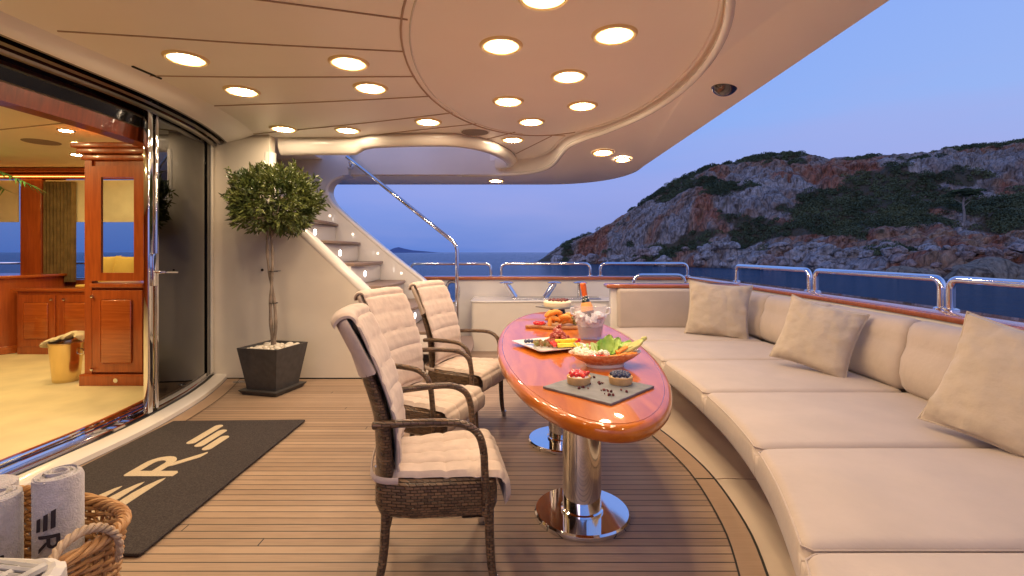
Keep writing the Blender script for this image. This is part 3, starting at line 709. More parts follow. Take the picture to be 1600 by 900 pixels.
# yellow pillows and bench added behind the cabinet in place of a mirror reflection
def pillow_bm(w, h, T, seed=0, n=26, pinch=.10, crease=.006):
    bm = B(); loopsF = []
    V = {}
    for side in (1, -1):
        for i in range(n + 1):
            for j in range(n + 1):
                u = -1 + 2 * i / n; v = -1 + 2 * j / n
                edge = i in (0, n) or j in (0, n)
                if edge and side == -1: V[(i, j, -1)] = V[(i, j, 1)]; continue
                x = w / 2 * u * (1 - pinch * (1 - v * v) * abs(u) ** 3 ) * 1.0; y = h / 2 * v * (1 - pinch * (1 - u * u) * abs(v) ** 3)
                f = ((1 - u ** 2) * (1 - v ** 2)) ** .42
                z = side * T / 2 * f
                if not edge:
                    z += side * crease * mn.fractal(Vector((x * 9 + seed, y * 9, side * 3)), 1, 2, 3) * (1.4 - f)
                    z += side * .010 * math.sin(10 * (u * v)) * (1 - f) * f
                V[(i, j, side)] = bm.verts.new((x, y, z))
    for side in (1, -1):
        for i in range(n):
            for j in range(n):
                bm.faces.new((V[(i, j, side)], V[(i + 1, j, side)], V[(i + 1, j + 1, side)], V[(i, j + 1, side)]))
    return bm
M_ypill = pm('gold_pillow', (.62, .42, .10), .8, var=.06, vs=6)
bn = thing('reflection_bench', 'added bench with yellow cushion behind the cabinet glass, standing in for a reflection', 'bench', (-5.55, 6.3, .05))
for x, rz, lab in ((-5.28, .1, 'left gold pillow added behind the cabinet glass, standing in for a reflection'), (-4.98, -.1, 'right gold pillow added behind the cabinet glass, standing in for a reflection')):
    o = mk('pillow', pillow_bm(.38, .38, .14, x), M_ypill, label=lab, cat='pillow'); o.location = (x, 6.25, 1.12); o.rotation_euler = (R(80), 0, rz)
bn.location = (-5.12, 6.3, .89)
bm = B(); box(bm, -.45, .5, -.15, .2, .0, .045, bev=.02); mk('cushion', bm, M_ypill, bn)
# palm at left edge
M_palm = pm('palm_leaf', (.10, .28, .08), .4, var=.2, vs=10)
pt = thing('palm_plant', 'potted palm with arching leaves at the left edge inside the saloon', 'plant', (-6.55, 5.4, .05))
bm = B(); lathe(bm, [(0, 0), (.16, 0), (.2, .4), (.18, .4), (.16, .36), (0, .36)], 24); mk('pot', bm, M_gold, pt)
bm = B(); tube(bm, [(0, 0, .3), (.02, 0, 1.5), (0, 0, 2.0)], .02, 8); mk('stem', bm, M_bark, pt)
bm = B()
for k in range(9):
    a = k * .7 + .25; L_ = .9
    P = [(0, 0, 2.0), (L_ * .5 * math.cos(a), L_ * .5 * math.sin(a), 2.28), (L_ * math.cos(a), L_ * math.sin(a), 2.12)]
    q = smoothpath(P, 8)
    for i in range(2, len(q)):
        for s in (-1, 1):
            d = (q[i] - q[i - 1]).normalized(); sd = Vector((-d.y, d.x, 0)).normalized() * s
            tip = q[i] + sd * .14 + d * .10 - Vector((0, 0, .05)); bm.faces.new([bm.verts.new(q[i] - d * .014), bm.verts.new(tip), bm.verts.new(q[i] + d * .014)])
    tube(bm, q, .005, 5)
mk('fronds', bm, M_palm, pt, smooth=False)

# ============================================================ bulkhead behind the tree + stairs
STEP = [(-1.42, .0), (-1.42, .80), (-1.45, .90), (-1.52, .99), (-2.14, 1.58), (-2.60, 2.0)]
bw = thing('bulkhead', 'cream bulkhead wall behind the potted tree with sloping stair edge', 'wall', (0, 5.15, 0))
bm = B(); polyfill(bm, [(-3.30, 0), (-1.46, 0), (-1.46, .74), (-1.49, .84), (-1.56, .93), (-2.18, 1.52), (-2.54, 1.87), (-2.58, 1.94), (-2.59, 2.04), (-2.59, 2.62), (-3.30, 2.62)], [], 0, .13, 'XZ'); mk('panel', bm, M_cream, bw, smooth=False)
# rounded capping on the sloping edge
bm = B(); cp = smoothpath([(-1.48, 0.02, .25), (-1.48, .02, .72), (-1.515, .02, .83), (-1.59, .02, .925), (-2.20, .02, 1.505), (-2.56, .02, 1.855), (-2.62, .02, 1.97), (-2.62, .02, 2.42)], 5)
tube(bm, [(p.x, .065, p.z) for p in cp], .07, 14); mk('capping', bm, M_white, bw)
bm = B(); box(bm, -2.535, -2.51, -.012, .1, 1.95, 2.45); 
bm.free()
bm = B(); lathe(bm, [(0, 0), (.015, 0), (.015, .006), (0, .008)], 12, (0, 0, 0), Matrix.Translation((-2.66, -.001, 1.16)) @ Matrix.Rotation(R(90), 4, 'X')); mk('drain_plug', bm, M_dark, bw)
bm = B(); box(bm, -3.3, -1.35, -.006, .0, 0, .012); mk('caulking', bm, M_dark, bw)
bm = B(); lathe(bm, [(0, .004), (.07, .004), (.075, .001), (0, .001)], 24, (0, 0, 0), None, 1, .5); o = mk('deck_drain', bm, M_chrome2, label='oval deck drain beside the wall left of the planter', cat='drain'); o.location = (-2.83, 5.02, .002)

M_walllit = emat('wall_light_lens', (1, .85, .68), 1.6)
st = thing('staircase', 'white staircase with teak treads and round step lights', 'staircase', (0, 0, 0))
NS = 9; RIS = .25; GO = .30
M_steplit = emat('step_light_lens', (1, .93, .88), 16)
for k in range(NS):
    z = .23 + k * RIS; x1 = -.53 - GO * k + 0.0; x0 = -3.2
    # nosing at x1, riser below it
    n0 = 5.29 if k else 4.88; n1 = 6.48
    bm = B(); box(bm, x1 - GO - .04, x1 - .035, n0, n1, z - RIS + .001 if k else 0, z - .036, bev=.004); r_ = mk('riser', bm, M_white, st)
    cv = []
    for t_ in frange(0, 1, 16): cv.append((x1 + .07 * math.sin(PI * min(1, t_ * 1.0)), n0 + (n1 - n0) * t_))
    pl = [Vector(p) for p in cv] + [Vector((x1 - GO - .03, n1)), Vector((x1 - GO - .03, n0))]
    bm = B(); softpoly(bm, pl, z - .035, z, .008); mk('tread', bm, M_tread, st)
    if k > 0:
        bm = B(); lathe(bm, [(0, 0), (.030, 0), (.034, .004), (0, .008)], 20, (0, 0, 0), Matrix.Translation((x1 - .035, 5.80, z - .14)) @ Matrix.Rotation(R(90), 4, 'Y')); mk('step_light', bm, M_steplit, st)
# outer stair wall with big window opening towards the sea
ow = thing('stair_side_wall', 'white outer stair wall with curved edge and small lights', 'wall', (0, 0, 0))
OPN = smoothpath([(-1.10, .80), (-1.16, .93), (-1.6, 1.28), (-2.05, 1.66), (-2.34, 1.92), (-2.45, 2.04), (-2.50, 2.16), (-2.48, 2.26), (-2.40, 2.34), (-2.28, 2.385)], 5)
bm = B(); polyfill(bm, [(-3.3, 0), (-1.10, 0)] + [(p.x, p.y) for p in [Vector((q[0], q[1])) for q in OPN]] + [(-2.2, 2.39), (-2.2, 3.6), (-3.3, 3.6)], [], 0, .28, 'XZ', 6.50); mk('panel', bm, M_white, ow, sharp=25)
bm = B(); tube(bm, [(p[0] - .005, 6.52, p[1]) for p in OPN], .028, 10); mk('edge_bead', bm, M_white, ow)
for px, py in ((517, 337), (553, 366), (592, 396), (629, 427)):
    bm = B(); lathe(bm, [(0, 0), (.014, 0), (.016, .004), (0, .005)], 16, (0, 0, 0), Matrix.Translation(((px - 800) * 6.48 / 755 - .02, 6.499, 1.35 + (394 - py) * 6.48 / 755)) @ Matrix.Rotation(R(90), 4, 'X')); mk('wall_light', bm, M_walllit, ow)
# hand rail
bm = B(); tube(bm, fillet([(-2.20, 6.42, 2.62), (-2.12, 6.42, 2.56), (-.73, 6.42, 1.45), (-.73, 6.42, 0)], .10), .026, 14)
lathe(bm, [(0, 0), (.05, 0), (.05, .01), (0, .014)], 20, (-.73, 6.42, 0))
hr = thing('hand_rail', 'long polished steel stair hand rail with vertical post', 'hand rail', (0, 0, 0)); mk('tube', bm, M_chrome, hr)
bm = B(); tube(bm, [(-2.17, 6.50, 2.50), (-2.17, 6.44, 2.55)], .014, 8); lathe(bm, [(0, 0), (.045, 0), (.045, .01), (0, .012)], 16, (0, 0, 0), Matrix.Translation((-2.17, 6.5, 2.50)) @ Matrix.Rotation(R(90), 4, 'X')); mk('bracket', bm, M_chrome, hr)

# ============================================================ ceiling (deckhead)
def zout(x, y): 
    k = min(1, max(0, (y - 4.4) / 2.0)); return 2.53 - .13 * k * k * (3 - 2 * k)
EC = (.27, 3.4); EA, EB = .97, 1.77
def ell(a, k=0): return (EC[0] + (EA + k) * math.cos(a), EC[1] + (EB + k) * math.sin(a))
MC = [(.55, -2), (.60, 0), (.66, 1.3)] + [ell(a) for a in frange(R(-62), R(60), 26)] + [(p.x, p.y) for p in smoothpath([(.70, 5.02), (.60, 5.22), (.545, 5.55), (.50, 5.9), (.40, 6.2), (.24, 6.42), (.0, 6.56), (-.35, 6.64), (-.7, 6.66)], 5)]
MC[3:5] = [MC[4]]
hole = [(-2.9, 5.32), (-1.72, 5.31), (-1.62, 5.28), (-1.50, 5.2)] + [(p.x, p.y) for p in smoothpath([(-1.3, 5.16), (-.96, 5.12), (-.577, 5.15), (-.3, 5.4), (-.12, 5.8), (-.02, 6.2), (-.03, 6.45), (-.2, 6.58)], 6)] + [(-.5, 6.64), (-2.9, 6.64)]
# inner field
bm = B(); polyfill(bm, [(-3.45, -2)] + MC + [(-3.3, 6.66)] + [(xw(y) - .30, y) for y in frange(5.2, -2, 30)], [[(x if x > -2.6 else -2.55, y) for x, y in hole]], 2.6, .16)
mk('ceiling', bm, M_ceil, smooth=False, kind='structure')
ring = [(1.73, -2), (1.72, 3.4), (1.66, 5.0), (1.62, 5.9)] + [(p.x, p.y) for p in smoothpath([(1.62, 6.0), (1.60, 6.4), (1.50, 6.78), (1.30, 7.12), (1.0, 7.36), (.7, 7.46), (.4, 7.48)], 5)] + [(-1, 7.48), (-3.3, 7.48), (-3.3, 6.66), (-2.8, 6.66)]
bm = B(); polyfill(bm, ring + list(reversed(MC)), [], zout, .3)
mk('ceiling', bm, M_ceil, sharp=20, kind='structure')
mo = thing('ceiling_moulding', 'rounded cream moulding curving around the oval ceiling panel', 'moulding', (0, 0, 0))
bm = B(); tube(bm, [(x + .012, y, zout(x, y) + .012) for x, y in MC[2:]], .024, 12); mk('bead', bm, M_white, mo)
bm = B(); tube(bm, [(x - .03, y, 2.598) for x, y in MC[2:]], .014, 10); mk('bead', bm, M_ceil, mo)
bm = B(); strip(bm, [(x, y, 2.6) for x, y in MC[2:]], [(x + .002, y, zout(x, y)) for x, y in MC[2:]]); mk('step', bm, M_ceil, mo)
# edge lip
bm = B(); tube(bm, [(x, y, zout(x, y) + .012) for x, y in ring[:-2]], .016, 8); mk('ceiling_edge', bm, M_cream, label='dark outer edge trim of the overhanging ceiling', cat='edge trim')
# hole moulding
hm = thing('stairwell_moulding', 'thick glossy cream moulding around the stairwell opening in the ceiling', 'moulding', (0, 0, 0))
hp = [(x, y) for x, y in hole[:-2] if x > -2.7]; hp = [(-2.55, 5.32)] + hp
bm = B(); ph = [(0, 2.605), (-.045, 2.60), (-.06, 2.56), (-.055, 2.50), (-.02, 2.44), (.02, 2.42), (.05, 2.45), (.055, 2.62)]
P2 = [Vector(p) for p in hp]; loops = []
for i, p in enumerate(P2):
    a = P2[max(0, i - 1)]; c = P2[min(len(P2) - 1, i + 1)]; d = (c - a).normalized(); nr = Vector((-d.y, d.x))
    k = 1 if p.x < -1.65 else .72
    loops.append([(p.x + nr.x * o * (1 if k == 1 else 1.2), p.y + nr.y * o * (1 if k == 1 else 1.2), 2.605 - (2.605 - z) * k) for o, z in ph])
loft(bm, loops, True, True); mk('lip', bm, M_white, hm, sharp=60)
wl = thing('stairwell_side', 'pale inner wall of the stairwell opening lit by the dusk sky', 'wall', (0, 0, 0))
bm = B(); box(bm, -2.199, .0, 6.60, 6.652, 2.41, 3.6); mk('panel', bm, M_white, wl)
bm = B(); hh = [p for p in hole[4:-2]]; loft(bm, [[(x, y, 2.61), (x, y, 3.3), (x + .05, y - .02, 3.3), (x + .05, y - .02, 2.61)] for x, y in hh]); mk('curved_panel', bm, M_white, wl)
# joints
pj = thing('panel_joints', 'thin dark joints fanning across the ceiling panels', 'joint', (0, 0, 0))
def C(px, py, d=1.25): Y = 755 * d / (394 - py); return ((px - 800) * Y / 755, Y)
for pts in ([(250, -20), (415, 0), (637, 30)], [(90, 48), (250, 58), (400, 68), (632, 80)], [(180, 117), (400, 120), (648, 119)], [(335, 165), (500, 159), (672, 150)], [(396, 209), (550, 194), (707, 176)], [(470, 228), (600, 209), (745, 193)], [(757, 218), (805, 206)], [(806, 240), (862, 212)], [(860, 211), (888, 212)]):
    q = smoothpath([(*C(*p), 2.598) for p in pts], 6)
    bm = B(); tube(bm, q, .0055, 5, flat=1); mk('joint', bm, M_seam, pj)
bm = B(); tube(bm, [(*ell(a), 2.598) for a in frange(R(58), R(300), 60)], .007, 5); mk('joint', bm, M_seam, pj)
bm = B(); tube(bm, [(*ell(a, -.05), 2.599) for a in frange(R(100), R(290), 60)], .006, 6); mk('bead', bm, M_white, pj)
bm = B(); tube(bm, [(-2.545, 3.24, 2.597), (-2.52, 3.47, 2.597)], .009, 6); mk('vent_slot', bm, M_dark, pj)

# downlights
M_lens = emat('downlight_lens', (1, .76, .50), LAMP)
M_lensrim = emat('downlight_rim_glow', (1, .58, .20), 7)  # yellow glow around the lens, given to the ring as emission
M_trim = pm('downlight_trim', (.85, .66, .34), .3)
def downlight_proto():
    t = thing('downlight', 'x', 'ceiling light', (0, 0, 0), 0, 'round ceiling downlights')
    bm = B(); lathe(bm, [(.106, -.012), (.118, -.014), (.128, -.008), (.132, 0), (.106, 0)], 40); mk('trim_ring', bm, M_trim, t)
    bm = B(); lathe(bm, [(.083, -.0105), (.05, -.012), (.0, -.012)], 32); mk('lens', bm, M_lens, t)
    bm = B(); lathe(bm, [(.106, -.008), (.083, -.0104)], 32); mk('rim_glow', bm, M_lensrim, t)
    return t
DL = [(291, 91, 0, 'downlight nearest the saloon door header, top left'), (378, 142, 0, 'second downlight out from the glass door, left of the planked ceiling'),
 (545, 98, 0, 'larger downlight of the middle pair left of the oval panel'), (579, 137, 0, 'smaller downlight of the middle pair left of the oval panel'),
 (443, 201, 0, 'downlight above the potted tree crown'), (543, 203, 0, 'downlight above the top of the stair hand rail'), (669, 190, 0, 'downlight left of the round ceiling speaker near the stairwell'),
 (783, 71, 0, 'large downlight near the left middle of the oval ceiling panel'), (960, 54, 0, 'large downlight near the right of the oval ceiling panel'), (889, 119, 0, 'downlight at the middle of the oval ceiling panel'),
 (794, 158, 0, 'dimmer yellow downlight on the left of the oval panel, far half'), (910, 165, 0, 'downlight on the right of the oval panel, far half'), (830, 190, 0, 'farthest downlight inside the oval ceiling panel'),
 (850, -6, 0, 'downlight cut by the top edge of the photo'), (801, 218, 0, 'downlight between the oval panel and the stairwell moulding'),
 (942, 238, 1, 'larger downlight of the pair on the outer ceiling band'), (973, 249, 1, 'thin downlight of the pair nearest the ceiling edge'), (775, 282, 1, 'low downlight on the beam beyond the stairwell')]
pr = downlight_proto()
for i, (px, py, o_, lab) in enumerate(DL):
    o = pr if i == 0 else dup(pr); o['label'] = 'warm round ' + lab
    if o_:
        z = 2.47 if py < 260 else 2.40; d = z - 1.35; x, y = C(px, py, d)
        for _ in range(5): z = zout(x, y); x, y = C(px, py, z - 1.35)
        o.location = (x, y, z)
        o.rotation_euler.x = math.atan((zout(x, y + .1) - zout(x, y - .1)) / .2); o.scale = (.75, .75, 1) if px == 973 else (.95, .95, 1)
    else:
        x, y = C(px, py); o.location = (x, y, 2.6)
# behind the camera the row goes on
for x, y, lab in ((-1.6, 1.6, 'warm round downlight over the door mat, outside the photo'), (.3, 1.6, 'warm round downlight near the camera, outside the photo'), (-.6, .6, 'warm round downlight behind the camera, left'), (1.0, .5, 'warm round downlight behind the camera, right')):
    o = dup(pr); o.location = (x, y, 2.6 if x < .6 else 2.53); o['label'] = lab
M_mesh = pm('speaker_mesh', (.28, .22, .19), .6, metal=.3, bump=.6, bs=400)
for px, py, rr, z, lab in ((742, 206, .155, 2.6, 'round grey ceiling speaker next to the stairwell moulding'), (1005, 218, .145, 2.50, 'round grey ceiling speaker near the outer ceiling edge')):
    x, y = C(px, py, z - 1.35); t = thing('ceiling_speaker', lab, 'speaker', (x, y, z if z > 2.55 else zout(x, y)))
    bm = B(); lathe(bm, [(0, -.008), (rr - .015, -.008), (rr - .013, 0)], 32); mk('grille', bm, M_mesh, t)
    bm = B(); lathe(bm, [(rr - .013, -.006), (rr - .004, -.01), (rr, 0)], 32); mk('rim', bm, M_ceil, t)
x, y = C(1133, 128, 1.18); t = thing('dome_camera', 'dark security camera dome under the outer edge of the ceiling', 'camera', (x, y, 2.53))
M_dome = pm('smoked_dome', (.03, .02, .03), .05, spec=.8, coat=1)
bm = B(); lathe(bm, [(.095 * math.cos(a), -.012 - .085 * math.sin(a)) for a in frange(0, PI / 2, 10)], 32); mk('dome', bm, M_dome, t)
bm = B(); lathe(bm, [(.092, -.014), (.104, -.014), (.112, 0)], 32); mk('ring', bm, M_chrome2, t)
# saloon downlights
M_lens2 = emat('saloon_lens', (1, .74, .34), 520)
for i, (x, y, vis) in enumerate([(-4.43, 4.8, 'small downlight in the saloon ceiling near the cabinet'), (-5.8, 3.2, 'small saloon downlight, outside the photo at left'), (-4.2, 2.2, 'small saloon downlight behind the door header'), (-4.3, 3.6, 'small saloon downlight above the doorway'), (-6.6, 5.3, 'small saloon downlight near the palm'), (-5.4, 6.0, 'small saloon downlight above the low cupboard'), (-4.9, 4.0, 'small saloon downlight over the carpet')]):
    t = thing('saloon_downlight', vis, 'ceiling light', (x, y, 2.56), 0, 'saloon downlights')
    bm = B(); lathe(bm, [(0, -.006), (.055, -.006)], 20); mk('lens', bm, M_lens2, t)
    bm = B(); lathe(bm, [(.055, -.005), (.065, -.009), (.075, 0)], 20); mk('rim', bm, M_chrome2, t)
t = thing('ceiling_speaker', 'round speaker grille in the saloon ceiling left of the cabinet', 'speaker', (-5.16, 5.3, 2.56)); bm = B(); lathe(bm, [(0, -.006), (.16, -.006), (.165, 0)], 28); mk('grille', bm, M_mesh, t)

# ============================================================ far bulwark
fb = thing('bulwark', 'white far bulwark with wooden cap rail and steel fairlead', 'bulwark', (0, 7.30, 0))
def oval(cx, cz, rx, rz, n=32): return [(cx + rx * math.copysign(abs(math.cos(a)) ** .8, math.cos(a)), cz + rz * math.copysign(abs(math.sin(a)) ** .8, math.sin(a))) for a in [2 * PI * i / n for i in range(n)]]
bm = B(); polyfill(bm, [(-2.4, -.5), (2.75, -.5), (2.75, .93), (-2.4, .93)], [oval(-.90, .75, .085, .145)], 0, .16, 'XZ'); mk('panel', bm, M_white, fb, smooth=False)
bm = B(); box(bm, -1.35, 2.80, -.05, .20, .932, .985, bev=.018); mk('cap_rail', bm, M_rail, fb)
bm = B(); tube(bm, [(x, .0, z) for x, z in oval(-.90, .75, .095, .155)], .022, 10, closed=True); mk('fairlead', bm, M_chrome, fb)
for x0, x1, lab in ((638, 770, 'polished steel rail hoop beyond the stair hand rail post'), (780, 925, 'polished steel rail hoop above the mooring bollards'), (935, 1077, 'polished steel rail hoop on the far bulwark left of the sofa pillow')):
    bm = B(); hoop(bm, ((x0 + 3 - 800) * 7.38 / 755, 7.38), ((x1 - 3 - 800) * 7.38 / 755, 7.38), .985, .19); mk('guard_rail', bm, M_chrome, label=lab, cat='railing', group='guard rail hoops')
bm = B(); hoop(bm, (1.55, 6.15), (2.2, 6.15), .62, .44, .02); mk('guard_rail', bm, M_chrome, label='small low steel hoop just behind the wooden rail of the sofa end', cat='railing')
# bollard locker
bl = thing('deck_locker', 'low cream locker box against the far bulwark', 'locker', (0, 6.62, 0))
lp = roundpoly([(-.56, -.02), (-.3, -.04), (1.6, .10), (1.6, .66), (-.56, .66)], .05)
bm = B(); polyfill(bm, [(p.x, p.y) for p in lp], [], 0, .66); mk('box', bm, M_cream, bl, sharp=20)
bm = B(); softpoly(bm, offset(lp, -.012), .662, .685, .008); mk('lid', bm, M_white, bl)
bm = B(); box(bm, .0, 1.25, .15, .5, .686, .70, bev=.004); mk('base_plate', bm, M_chrome2, bl)
for x, lean, lab in ((.05, -.13, 'left slanted steel mooring bollard on the locker'), (.48, .13, 'middle slanted steel mooring bollard on the locker'), (.98, 0.0, 'upright steel mooring bollard behind the champagne bottle')):
    t = thing('mooring_bollard', lab, 'bollard', (x, 6.95, .70), 0, 'mooring bollards')
    bm = B(); h = .20; tube(bm, [(-lean * 0, 0, 0), (lean, 0, h)], .042, 20); mk('post', bm, M_chrome, t)
    bm = B(); lathe(bm, [(0, h + .03), (.05, h + .028), (.105, h + .014), (.105, h + .004), (.04, h - .012), (0, h - .012)], 28, (lean, 0, 0)); mk('cap', bm, M_chrome, t)

# ============================================================ sofa
sb = thing('sofa_bulwark', 'curved white bulwark behind the sofa with glossy wooden cap rail', 'bulwark', (0, 0, 0))
def side(name, prof, mat, parent, y0=-1.5, y1=7.3, n=80, f=xin, cap=True, sharp=35):
    bm = B(); loft(bm, [[(f(y) + o, y, z) for o, z in prof] for y in frange(y0, y1, n)], True, cap); return mk(name, bm, mat, parent, sharp=sharp)
side('panel', [(.02, 0), (.02, .93), (.24, .93), (.24, -.9), (.02, -.9)], M_white, sb)
side('cap_rail', [(0, .945), (.015, .932), (.27, .932), (.285, .95), (.285, .97), (.26, .985), (.03, .985), (0, .97)], M_rail, sb, sharp=50)
hy = [(6.0, 4.53, 'steel rail hoop behind the farthest sofa pillow'), (4.44, 3.10, 'steel rail hoop behind the middle sofa pillow'), (3.03, 1.75, 'nearest steel rail hoop at the right edge of the photo'), (1.68, .3, 'steel rail hoop outside the photo at right')]
for a, b_, lab in hy:
    bm = B(); P = [(xin(y) + .17, y) for y in frange(a, b_, 10)]
    pth = [(P[0][0], P[0][1], .985)] + [(p[0], p[1], 1.18) for p in P] + [(P[-1][0], P[-1][1], .985)]
    tube(bm, fillet(pth, .11, 8), .024, 14)
    for p in (P[0], P[-1]): lathe(bm, [(0, .985), (.045, .985), (.045, .993), (.03, 1.0), (0, 1.0)], 16, (p[0], p[1], 0))
    mk('guard_rail', bm, M_chrome, label=lab, cat='railing', group='guard rail hoops')
sf = thing('sofa', 'long curved cream sofa built in along the bulwark', 'sofa', (0, 0, 0))
M_riser = pm('sofa_base_paint', (.56, .45, .34), .45, var=.05, vs=3)
bm = B(); pr_ = []
for y in frange(-1, 5.6, 70):
    a = xl(y); f2 = max(a, xf(y)) + .42
    pr_.append([(a, y, .004), (a + .05, y, .010), (f2 - .04, y, .012), (f2 - .01, y, .025), (f2, y, .06), (f2, y, .345), (2.7, y, .345), (2.7, y, .004)])
loft(bm, pr_); mk('base', bm, M_riser, sf, sharp=50)
bm = B(); y = 2.86; a = xl(y); tube(bm, [(a, y, .008), (a + .05, y, .012), (a + .41, y - .03, .014)], .002, 5); mk('base_joint', bm, M_seam, sf)
bm = B()
for y in frange(.2, 5.4, 12):
    x0 = xf(y) + .10; box(bm, x0, max(xl(y), xf(y)) + .45, y - .015, y + .015, .30, .344)
mk('seat_bearer', bm, M_riser, sf, smooth=False)
seams = [5.50, 4.65, 3.84, 2.97, 2.13, 1.40, .62, -.2]
for i in range(len(seams) - 1):
    y1, y0 = seams[i] - .004, seams[i + 1] + .004
    bm = B(); softgrid(bm, xf, lambda y: 2.44, y0, y1, .345, .497, .042, puff=.020, wob=.013, seed=i * 3); mk('seat_cushion', bm, M_fabric, sf, sharp=180)
    bm = B(); F = [(xf(y) + .006, y, .480) for y in frange(y0 + .03, y1 - .03, 20)]
    F = [(x, y0 + .004, .480) for x in frange(2.2, xf(y0) + .04, 12)] + F + [(x, y1 - .004, .480) for x in frange(xf(y1) + .04, 2.2, 12)]; tube(bm, F, .0035, 6); mk('piping', bm, M_fabric, sf)
def bx(y): return xin(y) - .205
bs = [5.42, 4.72, 3.85, 2.97, 2.12, 1.3, .4]
for i in range(len(bs) - 1):
    y1, y0 = bs[i] - .004, bs[i + 1] + .004
    prof = [(.03, .50), (-.005, .54), (-.022, .62), (-.012, .71), (.018, .77), (.028, .80), (.03, .84), (.05, .895), (.085, .925), (.14, .935), (.185, .92), (.20, .86), (.20, .50)]
    bm = B(); loops = []; n = 22
    for k in range(n + 1):
        t_ = k / n; e = min(t_, 1 - t_) * (y1 - y0); sh = 1 - max(0, 1 - e / .05) ** 2 * .9 if e < .05 else 1
        y = y0 + (y1 - y0) * t_; cx = .11
        lp = []
        for o, z in prof:
            r_ = .55 + .45 * math.sqrt(max(0, sh))
            lp.append((bx(y) + cx + (o - cx) * r_ - .012 * math.sin(PI * t_) , y, .71 + (z - .71) * (.93 + .07 * math.sqrt(max(0, sh))) + .004 * mn.noise(Vector((y * 4, z * 5, i)))))
        loops.append(lp)
    loft(bm, loops, True, True); mk('back_cushion', bm, M_fabric, sf, sharp=70)
# sofa end
bm = B(); q = roundpoly([(1.20, 5.43), (2.45, 5.43), (2.45, 5.56), (1.20, 5.56)], .03); softpoly(bm, q, .49, .935, .035); mk('end_cushion', bm, M_fabric, sf)
bm = B(); box(bm, 1.14, 2.62, 5.561, 5.68, 0, .935, bev=.01); mk('end_panel', bm, M_white, sf)
bm = B(); box(bm, 1.08, 2.60, 5.50, 5.72, .937, .985, bev=.02); mk('end_rail', bm, M_rail, sf)

# pillows on the sofa
M_pipe = M_pillow
def pillow(lab, w, h, T, loc, rot, seed):
    t = thing('pillow', lab, 'pillow', loc); t.rotation_euler = rot
    mk('cover', pillow_bm(w, h, T, seed, 40, .10, .020), M_pillow, t)
    bm = B(); pts = []
    n = 20
    for s in range(4):
        for i in range(n):
            u = -1 + 2 * i / n
            U, V_ = ((u, -1), (1, u), (-u, 1), (-1, -u))[s]
            pts.append((w / 2 * U * (1 - .10 * (1 - V_ * V_) * abs(U) ** 3), h / 2 * V_ * (1 - .10 * (1 - U * U) * abs(V_) ** 3), 0))
    tube(bm, pts, .005, 6, closed=True); mk('piping', bm, M_pipe, t)
    return t
from mathutils import Euler
def orient(normal, roll):
    z = Vector(normal).normalized(); x = Vector((0, 0, 1)).cross(z).normalized(); y = z.cross(x)
    m = Matrix((x, y, z)).transposed() @ Matrix.Rotation(roll, 3, 'Z'); return m.to_euler()
pillow('square cream pillow farthest along the sofa, upright near the corner', .60, .56, .19, (2.08, 4.88, .765), orient((-.45, -1, .22), R(-4)), 1)
pillow('tilted cream pillow in the middle of the sofa, standing on one corner', .49, .49, .19, (2.16, 3.42, .755), orient((-.85, -.85, .42), R(-13)), 2)
pillow('large cream pillow nearest the camera at the right edge of the photo', .56, .56, .19, (2.17, 2.06, .755), orient((-.95, -.5, .40), R(-12)), 3)

# ============================================================ table
tb = thing('dining_table', 'oval glossy varnished wooden table on two polished steel columns', 'table', (.36, 3.155, 0))
def ellp(a, b_, n=96): return [Vector((a * math.cos(t), b_ * math.sin(t))) for t in [2 * PI * i / n for i in range(n)]]
bm = B(); q = ellp(.455, 1.555); loops = []
for ins, z in ((.09, .70), (.03, .705), (.012, .712), (.002, .725), (0, .742), (.002, .755), (.008, .765), (.016, .769), (.028, .770), (.2, .770), (.4, .770)):
    s = offset(q, ins) if ins < .1 else [Vector((v.x * (1 - ins * 2), v.y * (1 - ins * 2))) for v in offset(q, .028)]
    loops.append([(v.x, v.y, z) for v in s])
loft(bm, loops); mk('tabletop', bm, M_table, tb, sharp=50)
bm = B(); tube(bm, [(v.x, v.y, .7698) for v in offset(q, .032)], .0022, 6, closed=True); mk('inlay_line', bm, M_rail, tb)
for y in (2.49 - 3.155, 3.45 - 3.155):
    bm = B(); lathe(bm, [(0, .03), (.108, .03), (.108, .04), (.099, .045), (.098, .70), (0, .70)], 48, (0, y, 0)); c_ = mk('column', bm, M_chrome, tb)
    bm = B(); lathe(bm, [(0, 0), (.244, 0), (.246, .006), (.244, .02), (.236, .028), (.1, .0295), (0, .0295)], 64, (0, y, 0)); mk('base_disc', bm, M_chrome, tb)
TZ = .7705

